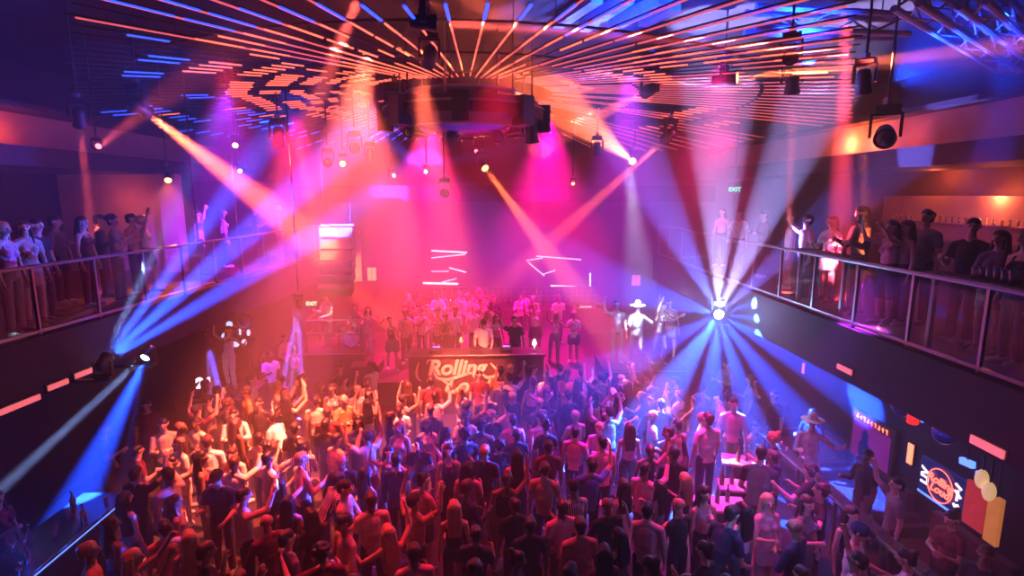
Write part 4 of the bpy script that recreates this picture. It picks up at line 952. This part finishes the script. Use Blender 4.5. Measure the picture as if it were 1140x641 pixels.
# phones held up by people in the crowd: a lit phone in the raised hand
def phone_for(q, lab):
    P_ = get_t(q['k'])['pose']; S0, E0, W0, d0 = P_.arm_pts(1); o = q['o']; mx = Matrix.Translation(o.location) @ rot('Z', o.rotation_euler.z) @ Matrix.Scale(o.scale.x, 4)
    p = mx @ (W0+d0*.12+Vector((-.02, .03, 0)))
    t = empty('mobile_phone', p, o.rotation_euler.z, lab, 'phone'); bevel(MB().box((-.037, -.004, -.075), (.037, .004, .075)).build('case', M['black'], t), .003); MB().box((-.034, -.006, -.07), (.034, -.004, .07)).build('display', M['screen'], t)
for q in list(PEOPLE):
    if q['k'] in ('phone', 'f_phone') and (q['where'] == 'balcony' or (q['where'] == 'floor' and abs(PX(q['loc']+Vector((0, 0, 1.2)))[0]-272) < 4)):
        phone_for(q, 'lit phone held up by the person in pink at the right balcony rail' if q['where'] == 'balcony' else 'lit phone held by the person in a cream shirt, lower left crowd')
# ---- labels for everyone not named above
def zone(q):
    x, y = PX(q['loc']+Vector((0, 0, 1.5)))
    if q['where'] == 'stage': return 'behind the booth'+(' on the left' if x < 500 else ' in the middle' if x < 560 else ' on the right')
    if q['where'] == 'right': return 'behind the bar rail'
    if q['where'] == 'left': return 'under the left balcony'
    if q['where'] == 'corner': return 'behind the lower left corner bar'
    row = 'rear-crowd' if y < 450 else 'mid-crowd' if y < 520 else 'lower-crowd' if y < 590 else 'bottom-edge'
    col = 'at far left' if x < 230 else 'under the orange light' if x < 400 else 'before the banner' if x < 540 else 'right of the banner' if x < 680 else 'under the starburst' if x < 800 else 'near the bar rail'
    return row+' '+col
groups = {}
for q in PEOPLE:
    if q['label']: continue
    col = q['c']+' '+GARM[q['top']]
    hw = {'cap': 'capped', None: 'bald', 'hat': 'hatted'}.get(q['hk']) or q['hair']+'-haired'
    if q['hk'] in ('ponytail', 'bun', 'curly'): hw = q['hk'].replace('bun', 'tied-up').replace('ponytail', 'ponytailed')+' '+q['hair']+'-haired'
    q['base'] = (hw, col, zone(q)); groups.setdefault(q['base'], []).append(q)
ORD = ['leftmost', 'second', 'third', 'fourth', 'fifth', 'sixth', 'seventh', 'eighth']
for (hw, col, z), L in groups.items():
    L.sort(key=lambda q: PX(q['loc']+Vector((0, 0, 1.5)))[0])
    s_ = set(q['k'] for q in L)
    for i, q in enumerate(L):
        same = [r_ for r_ in L if r_['k'] == q['k']]
        pre = ''
        if len(same) > 1:
            j = same.index(q); pre = 'leftmost ' if j == 0 else 'rightmost ' if j == len(same)-1 else ORD[j]+'-from-left '
        pw = {'stand': '', 'f_stand': '', 'drink': 'holding a drink ', 'f_drink': 'holding a drink ', 'shirt': 'with joined hands ', 'raise1': 'raising one arm ', 'raise2': 'arms up ', 'phone': 'hand up ', 'curly': 'reaching out ', 'bald': 'with folded arms ',
              'capman': 'looking down ', 'lean': 'bending forward ', 'f_raise': 'raising one arm ', 'f_dance': 'dancing ', 'f_bun': 'with bent arms ', 'f_phone': 'with hands up ', 'sit': 'sitting ', 'f_sit': 'sitting ', 'hat': 'reaching out ', 'lean_f': 'bending ', 'dj': ''}[q['k']]
        q['o']['label'] = (pre+hw+' person in '+col+' '+pw+z).replace('  ', ' ')
for q in PEOPLE:
    w_ = q['o']['label'].split()
    if len(w_) > 16: q['o']['label'] = q['o']['label'].replace(' with a raised arm', '').replace('the ', '')
print('long', [q['o']['label'] for q in PEOPLE if len(q['o']['label'].split()) > 16])
print('people', len(PEOPLE), 'distinct labels', len(set(q['o']['label'] for q in PEOPLE)), 'longest', max(len(q['o']['label'].split()) for q in PEOPLE))
# ================================================================== LIGHTS
BEAM = 5.4
def spot(p, tgt, deg, col, e, blend=.35, r=.05):
    l = bpy.data.lights.new('beam', 'SPOT'); l.spot_size = rad(deg); l.spot_blend = blend; l.energy = e*BEAM; l.color = col; l.shadow_soft_size = r
    o = bpy.data.objects.new('beam', l); COL.objects.link(o); o.location = p
    o.rotation_euler = (Vector(tgt)-Vector(p)).to_track_quat('-Z', 'Y').to_euler(); return o
HEADS = []
def head(p, tgt, label, lens='lit_o', top=9.6, beams=(), s=1.0, mount='up', wall=0):
    """a moving-head lamp: base and yoke hang from a pipe, the head points at tgt; beams = (degrees, colour, watts[, target])"""
    p, tgt = Vector(p), Vector(tgt); d = (tgt-p).normalized(); pan = math.atan2(d.x, d.y)
    t = empty('hanging_stage_lamp', p, 0, label, 'stage lamp'); mz = rot('Z', -pan) @ Matrix.Scale(s, 4)
    up = 1 if mount == 'up' else -1
    bevel(MB().box((-.17, -.12, min(up*.30, up*.42)), (.17, .12, max(up*.30, up*.42)), 0, mz).build('base', M['black'], t), .01)
    y = MB()
    for sx in (-1, 1): y.box((sx*.19-.02, -.05, min(-.04*up, up*.30)), (sx*.19+.02, .05, max(-.04*up, up*.30)), 0, mz)
    y.box((-.21, -.05, min(up*.27, up*.31)), (.21, .05, max(up*.27, up*.31)), 0, mz); y.build('yoke', M['black'], t)
    q = Vector((0, 0, 1)).rotation_difference(d).to_matrix().to_4x4() @ Matrix.Scale(s, 4)
    h = MB().lathe([(.06, -.22), (.11, -.2), (.13, -.05), (.115, .05), (.145, .2), (.15, .24), (.128, .24), (.125, .22)], 20, q).build('head', M['black'], t, True)
    MB().lathe([(.005, .225), (.124, .225), (.10, .245), (.005, .255)], 20, q).build('lens', M[lens], h, True)
    if mount == 'up':
        MB().tube([(0, 0, .42*s), (0, 0, top-p.z)], .022, 8).build('drop_pipe', M['black'], t)
        MB().box((-.05*s, -.05*s, .42*s), (.05*s, .05*s, .52*s)).build('clamp', M['truss'], t)
    else: MB().box((-.1*s, -.1*s, -.46*s), (.1*s, .1*s, -.42*s)).build('clamp', M['truss'], t)
    for b in beams:
        tg = Vector(b[3]) if len(b) > 3 else tgt
        bd = (tg-p).normalized(); spot(p+bd*.29*s, tg, b[0], b[1], b[2], b[4] if len(b) > 4 else .4, .06)
    if wall:
        MB().bar((0, 0, -.44*s), (wall*1.0, 0, -.44*s), .05).build('wall_bracket', M['black'], t)
    HEADS.append(t); return t
O = (1, .15, .05); OP = (1, .10, .08); MG = (1, .015, .22); BL = (.02, .10, 1); BW = (.30, .50, 1); VI = (.25, .03, 1)
P = lambda px, py, y: U(px, py, y=y)
head(P(154, 118, 12), P(303, 232, 15.5), 'bright orange stage lamp hanging far left with a broad beam falling right', beams=((13, (1, .075, .03), 83200, P(303, 232, 15.5), .7),))
head(P(108, 164, 13), P(160, 125, 11), 'small orange stage lamp far left throwing a short beam upward', 'lit_p', s=.5, beams=((6, OP, 2500),))
head(P(88, 130, 11), P(106, 300, 12.5), 'pink stage lamp far left shining straight down onto the balcony', 'lit_p', beams=((5, OP, 9375),), s=.8)
head(P(746, 150, 15), P(620, 262, 19), 'bright stage lamp right of centre with a beam falling to the lower left', beams=((6.5, OP, 28000),))
head(P(706, 181, 20), P(600, 95, 13), 'small very bright lamp right of centre whose broad beam rises left to the tubes', beams=((11, O, 35000),))
head(P(537, 183, 19), P(617, 290, 15.5), 'bright twin-glow lamp just right of the rig with an orange beam down to the right', beams=((8, O, 22500),))
head(P(470, 25, 7.5), P(860, 40, 8.4), 'bright lamp near the top centre throwing a level orange beam right', beams=((6, OP, 22500),), s=.75)
head(P(478, 62, 8.5), P(459, 200, 12.3), 'warm lamp with blue glow below the top centre lamp, beam down behind the round rig', 'lit_o', beams=((5.5, O, 6500),), s=.75)
head(P(592, 146, 12.2), P(597, 300, 13), 'lamp at the right end of the round rig shining straight down', 'lit_p', beams=((3.6, OP, 8250),))
head(P(723, 100, 12.5), P(640, 142, 19), 'lamp hanging right of the round rig with a beam sinking left', 'lit_p', beams=((6, OP, 19200),))
head(P(806, 88, 11), P(1000, 66, 9.5), 'bright orange lamp upper right throwing a level beam to the right', 'lit_o', beams=((6, O, 31250),))
head(P(882, 90, 11), P(877, 300, 12), 'lamp upper right shining straight down onto the right balcony front', 'lit_p', beams=((3.6, OP, 17500),))
head(P(962, 90, 9), P(962, 330, 10), 'yellow-lit lamp upper right shining straight down behind the orange recess', 'lit_o', beams=((3.2, O, 11375),), s=.8)
head(P(310, 152, 14), P(309, 290, 15), 'lamp hanging left of the round rig shining straight down', 'lit_p', beams=((3.4, OP, 9000),))
head(P(412, 172, 16), P(410, 300, 17), 'lamp below the left end of the round rig shining down near the line array', 'lit_p', beams=((2.8, OP, 9000),), s=.8)
head(P(665, 165, 16), P(669, 300, 17), 'dim lamp right of the round rig shining down behind the blue dots', 'lit_p', beams=((2.8, OP, 3750),), s=.8)
head(P(440, 118, 12.3), P(430, 200, 8), 'large unlit lamp under the left end of the round rig', 'lens', s=1.1, top=8.7)
head(P(455, 146, 12.3), P(455, 190, 8), 'unlit round-faced lamp hanging lowest at the left end of the round rig', 'lens', s=.8)
head(P(502, 150, 12.3), P(540, 190, 9), 'unlit lamp under the middle of the round rig', 'lens', s=.85)
head(P(554, 150, 12.3), P(545, 190, 9), 'unlit round-faced lamp under the rig right of its middle', 'lens', s=.9)
head(P(495, 214, 15.5), P(500, 300, 8), 'dark lamp with bluish rim hanging below the round rig over the stage', 'lens', s=.9)
head(P(382, 182, 17), P(340, 200, 10), 'small bright orange lamp left of the round rig near the line array', 'lit_o', s=.7)
head(P(262, 161, 16), P(250, 240, 9), 'small amber lamp over the left balcony, left of the pair', 'lit_o', s=.6)
head(P(267, 190, 16.5), P(290, 240, 9), 'small amber lamp over the left balcony, lower one beside the violet haze', 'lit_o', s=.5)
head(P(187, 197, 15.8), P(190, 300, 13), 'amber lamp in front of the pale pillar at the left balcony end', 'lit_o', s=.7, beams=((50, O, 260),))
head(P(365, 180, 15.2), P(360, 260, 9), 'small dark lamp hanging just left of the amber one beside the line array', 'lens', s=.8)
head(P(395, 163, 14.5), P(395, 240, 9), 'dark lamp hanging beside the left end of the round rig', 'lens', s=.9)
head(P(985, 150, 9.5), P(985, 220, 7), 'large unlit lamp hanging before the orange recess on the right', 'lens', s=1.15)
head(P(880, 62, 9.0), P(880, 100, 7), 'unlit lamp high on the right above the level orange beam', 'lens', s=.8)
head(P(724, 82, 12.5), P(724, 140, 7), 'dark unlit lamp hung over the left-sinking beam right of the rig', 'lens', s=1.0)
head(P(475, 192, 17.5), P(456, 176, 15.5), 'tiny blue lamp over the stage sending a short beam up-left', 'lit_b', beams=((6, BL, 2250),), s=.5)
head(P(436, 196, 17.5), P(470, 188, 16.5), 'tiny blue lamp over the stage pointing right, left of its twin', 'lit_b', beams=((5, BL, 1250),), s=.5)
head(P(638, 204, 19), P(634, 260, 12), 'small orange lamp over the stage right of the line of blue dots', 'lit_o', s=.45)
head(P(530, 168, 20), P(520, 200, 10), 'small lamp above the twin-glow lamp over the stage', 'lit_p', s=.5)
# off-frame lamps at the top edge
head(P(943, -25, 7.5), P(938, 170, 9.2), 'lamp above the frame sending a broad red beam down on the right', 'lit_p', beams=((6.5, (1, .05, .10), 24500),))
head(P(412, -35, 7.4), P(330, 170, 15), 'lamp above the frame sending a broad pink beam down to the left', 'lit_p', beams=((5.5, OP, 26000),))
# left blue lamps
p = U(114, 404, x=-6.45)
tt = [P(213, 190, 14.5), P(262, 205, 15), P(318, 222, 15.5), P(352, 262, 16), P(170, 170, 14)]
head(p, P(245, 225, 14.5), 'blue-white lamp on the left balcony edge fanning beams up to the right', 'lit_w', mount='down', wall=-.6, s=.7,
     beams=((4.2, (.22, .36, 1), 14000, tt[0]), (3.0, BW, 6000, tt[1]), (6, (.01, .06, 1), 50000, tt[1]), (8, (.01, .06, 1), 60000, tt[2]), (7, (.01, .06, 1), 52000, tt[3])))
p = U(166, 392, x=-6.3)
head(p, P(60, 530, 8), 'blue-white lamp under the left balcony edge throwing beams down to the left corner', 'lit_w', mount='down', wall=-.75, s=.6,
     beams=((3.4, (.3, .42, 1), 22000, P(0, 545, 8.5)), (15, (.01, .06, 1), 22000, P(85, 560, 9)), (5, BL, 9000, P(135, 545, 9.8))))
p = P(333, 337, 15.5)
head(p, P(318, 470, 15), 'small blue lamp with three narrow beams straight down, left of the railed podium', 'lit_b', s=.6,
     beams=((3.5, (.15, .15, 1), 50000, P(306, 470, 15)), (2.6, (.4, .3, 1), 30000, P(321, 470, 15)), (3.4, (.15, .12, 1), 50000, P(336, 470, 15))))
p = P(231, 378, 13.6)
head(p, P(245, 455, 13.5), 'small violet-blue lamp shining down onto the low left podium', 'lit_b', s=.55, beams=((3, (.3, .25, 1), 25000, P(236, 470, 13.5)), (5, (.12, .1, 1), 45000, P(252, 470, 13.5))))
# the blue starburst
sp = P(800, 350, 12.6)
head(sp, CAM + (sp-CAM)*.2 + Vector((.2, 0, 0)), 'dazzling blue-white lamp below the right balcony fanning a star of beams', 'lit_w', top=9.6 if False else BZ, s=.8, mount='up')
toC = (CAM-sp).normalized()
for ang, off, col, e, deg in ((164, 44, (.02, .08, 1), 4600, 16), (142, 50, (.05, .04, 1), 500, 10), (117, 44, (.10, .15, 1), 4800, 13), (90, 42, (.42, .36, 1), 6500, 14), (66, 40, (.42, .36, 1), 6500, 13), (42, 44, (.15, .15, 1), 4000, 12),
        (17, 52, (.04, .1, 1), 2600, 12), (-6, 50, (.02, .1, 1), 2600, 9), (-30, 50, (.01, .06, 1), 6500, 12), (-52, 48, (.01, .07, 1), 7500, 11), (-73, 48, (.015, .09, 1), 7500, 11), (-96, 48, (.015, .1, 1), 7500, 13), (-124, 48, (.02, .12, 1), 7000, 15), (-152, 52, (.015, .06, 1), 3500, 13)):
    off = 66 if ang < 0 else 72
    a = rad(ang); sv = _R*math.cos(a)+_U*math.sin(a); d = toC*math.cos(rad(off))+sv*math.sin(rad(off))
    spot(sp+toC*.3+sv*.03, sp+toC*.3+d*5, deg*1.4, col, e*(1.6 if ang < 0 else 1.2 if ang < 130 else 1), .3, .05)
# blue projection dots on the back wall and far right wall
for (px, py) in ((711, 240), (710, 231), (719, 226), (733, 227), (745, 235), (604, 214), (596, 214), (612, 210), (618, 203)):
    q = U(px, py, y=24.95); s0 = Vector((q.x*.6, 20.5, 7.9)); spot(s0, q, 3.2, (.15, .3, 1), 160, .1, .01)
# right edge and top left blue floods from behind the frame
spot(Vector((8.5, 9.4, 9.4)), Vector((8.75, 9.6, 7.0)), 26, (.005, .05, 1), 1800, .8, .1)
spot(Vector((-9.6, 8.0, 9.0)), Vector((-9.0, 9.5, 5.5)), 16, (.01, .06, 1), 200, .8, .1)
spot(U(1098, 561, x=6.2), U(960, 626, z=1.2), 2.0, (1, .8, .75), 700, .4, .01)
# truss uplight
for q, tg, e in ((U(1000, 90, z=8.2), U(1080, 30, z=9.3), 220), (U(900, 70, z=8.3), U(900, 20, z=9.1), 180), (U(700, 45, z=8.6), U(690, 8, z=9.3), 130), (U(780, 40, z=8.6), U(790, 8, z=9.3), 90)):
    spot(q, tg, 80, (.005, .05, 1), e*3.4, .8, .1)
# washes: unseen spots added to tint the haze and light crowd and banner
for (p_, tg, deg, col, e) in (
    (P(480, 128, 20.5), P(470, 330, 20.2), 64, (1, .001, .15), 9000), (P(610, 128, 20.5), P(610, 330, 19.5), 64, (1, .001, .3), 6500), (P(330, 120, 17), P(330, 300, 17), 55, (1, .01, .2), 2500),
    (P(410, 60, 10.5), P(300, 495, 10.8), 36, (1, .12, .065), 12000), (P(400, 90, 11.0), P(480, 455, 12.6), 34, (1, .11, .07), 8000), (P(560, 60, 9), P(500, 590, 8.6), 56, (1, .006, .035), 520),
    (P(700, 80, 12), P(690, 480, 11.5), 50, (.65, .02, 1), 1700), (P(800, 60, 10), P(790, 560, 9), 44, (1, .02, .25), 1300),
    (P(250, 100, 13), P(250, 300, 16), 60, (.25, .02, 1), 1300), (P(960, 300, 9), P(930, 600, 8), 50, (.5, .03, 1), 450),
    (P(300, 150, 12), P(420, 230, 19), 70, (1, .02, .09), 600), (P(820, 150, 12), P(700, 230, 19), 60, (1, .01, .14), 700),
    (P(250, 60, 9), P(330, 610, 8), 50, (1, .03, .03), 480), (P(465, 78, 9.3), P(525, 408, 15.1), 17, (1, .13, .07), 9000)):
    spot(p_, tg, deg, col, e, .9, .15)
def point(p, col, e, r=.12):  # unseen points without a fixture, added for ambient glow in haze and on surfaces
    l = bpy.data.lights.new('unseen_glow', 'POINT'); l.energy = e*.75; l.color = col; l.shadow_soft_size = r; o = bpy.data.objects.new('unseen_glow', l); COL.objects.link(o); o.location = p
point((9.45, U(937, 170, x=9.45).y, 7.5), (1, .14, .05), 130); point((9.45, U(965, 165, x=9.45).y, 7.5), (1, .12, .05), 70); point((9.3, U(1000, 160, x=9.3).y, 7.5), (1, .08, .06), 10)
point((10.65, U(1105, 238, x=10.65).y, 6.15), (1, .17, .06), 60); point((10.6, U(1040, 200, x=10.6).y, 6.62), (1, .15, .05), 45)
point(P(130, 225, 15.8), (1, .12, .06), 26); point((-10.0, U(8, 150, x=-10.2).y, 7.5), (1, .08, .05), 18)
point(P(870, 368, 12), (1, .02, .06), 45); point(P(60, 270, 9)+Vector((-1, 0, 1.6)), (1, .03, .08), 30)
point(U(1090, 200, x=8.6), (1, .05, .12), 26); point(U(970, 225, x=8.3), (1, .10, .15), 40); point(U(15, 610, z=1.7), (.02, .08, 1), 25); point(U(850, 560, z=2.2)+Vector((0, 0, .2)), (.1, .25, 1), 30)
point(U(1050, 600, z=2.6), (1, .04, .12), 18); point(U(905, 520, z=2.6), (.6, .1, .9), 22); point(U(1052, 455, x=6.5), (.05, .2, 1), 12)
point(U(500, 372, y=18.5), (1, .22, .3), 60); point(U(762, 330, y=14.4), (.35, .5, 1), 90); spot(P(700, 180, 11.5), (4.4, 15.4, 2.4), 14, (.7, .7, 1), 2500, .5, .1); spot(P(330, 150, 12), (pl.x, 17.7, PH+1), 9, (1, .55, .45), 1600, .5, .1)  # added lights, no fixture: brighten stage crowd, performers and drum podium

point(sp+toC*.42, (.28, .5, 1), 220, .04)  # added point whose halo in the haze stands in for lens bloom

# haze
w = bpy.data.worlds.new('world'); SC.world = w; w.use_nodes = True; nt = w.node_tree
nt.nodes['Background'].inputs[0].default_value = (.25, .01, .06, 1); nt.nodes['Background'].inputs[1].default_value = 0
v = nt.nodes.new('ShaderNodeVolumeScatter'); v.inputs['Density'].default_value = .027; v.inputs['Anisotropy'].default_value = .1
nt.links.new(v.outputs[0], nt.nodes['World Output'].inputs['Volume'])
c = SC.cycles; c.volume_bounces = 0; c.max_bounces = 4; c.diffuse_bounces = 1; c.glossy_bounces = 2; c.transparent_max_bounces = 12; c.use_denoising = True; c.sample_clamp_indirect = 4
SC.view_settings.view_transform = 'Standard'; SC.view_settings.look = 'None'; SC.view_settings.exposure = EXPO; SC.view_settings.gamma = 1; SC.view_settings.use_curve_mapping = False
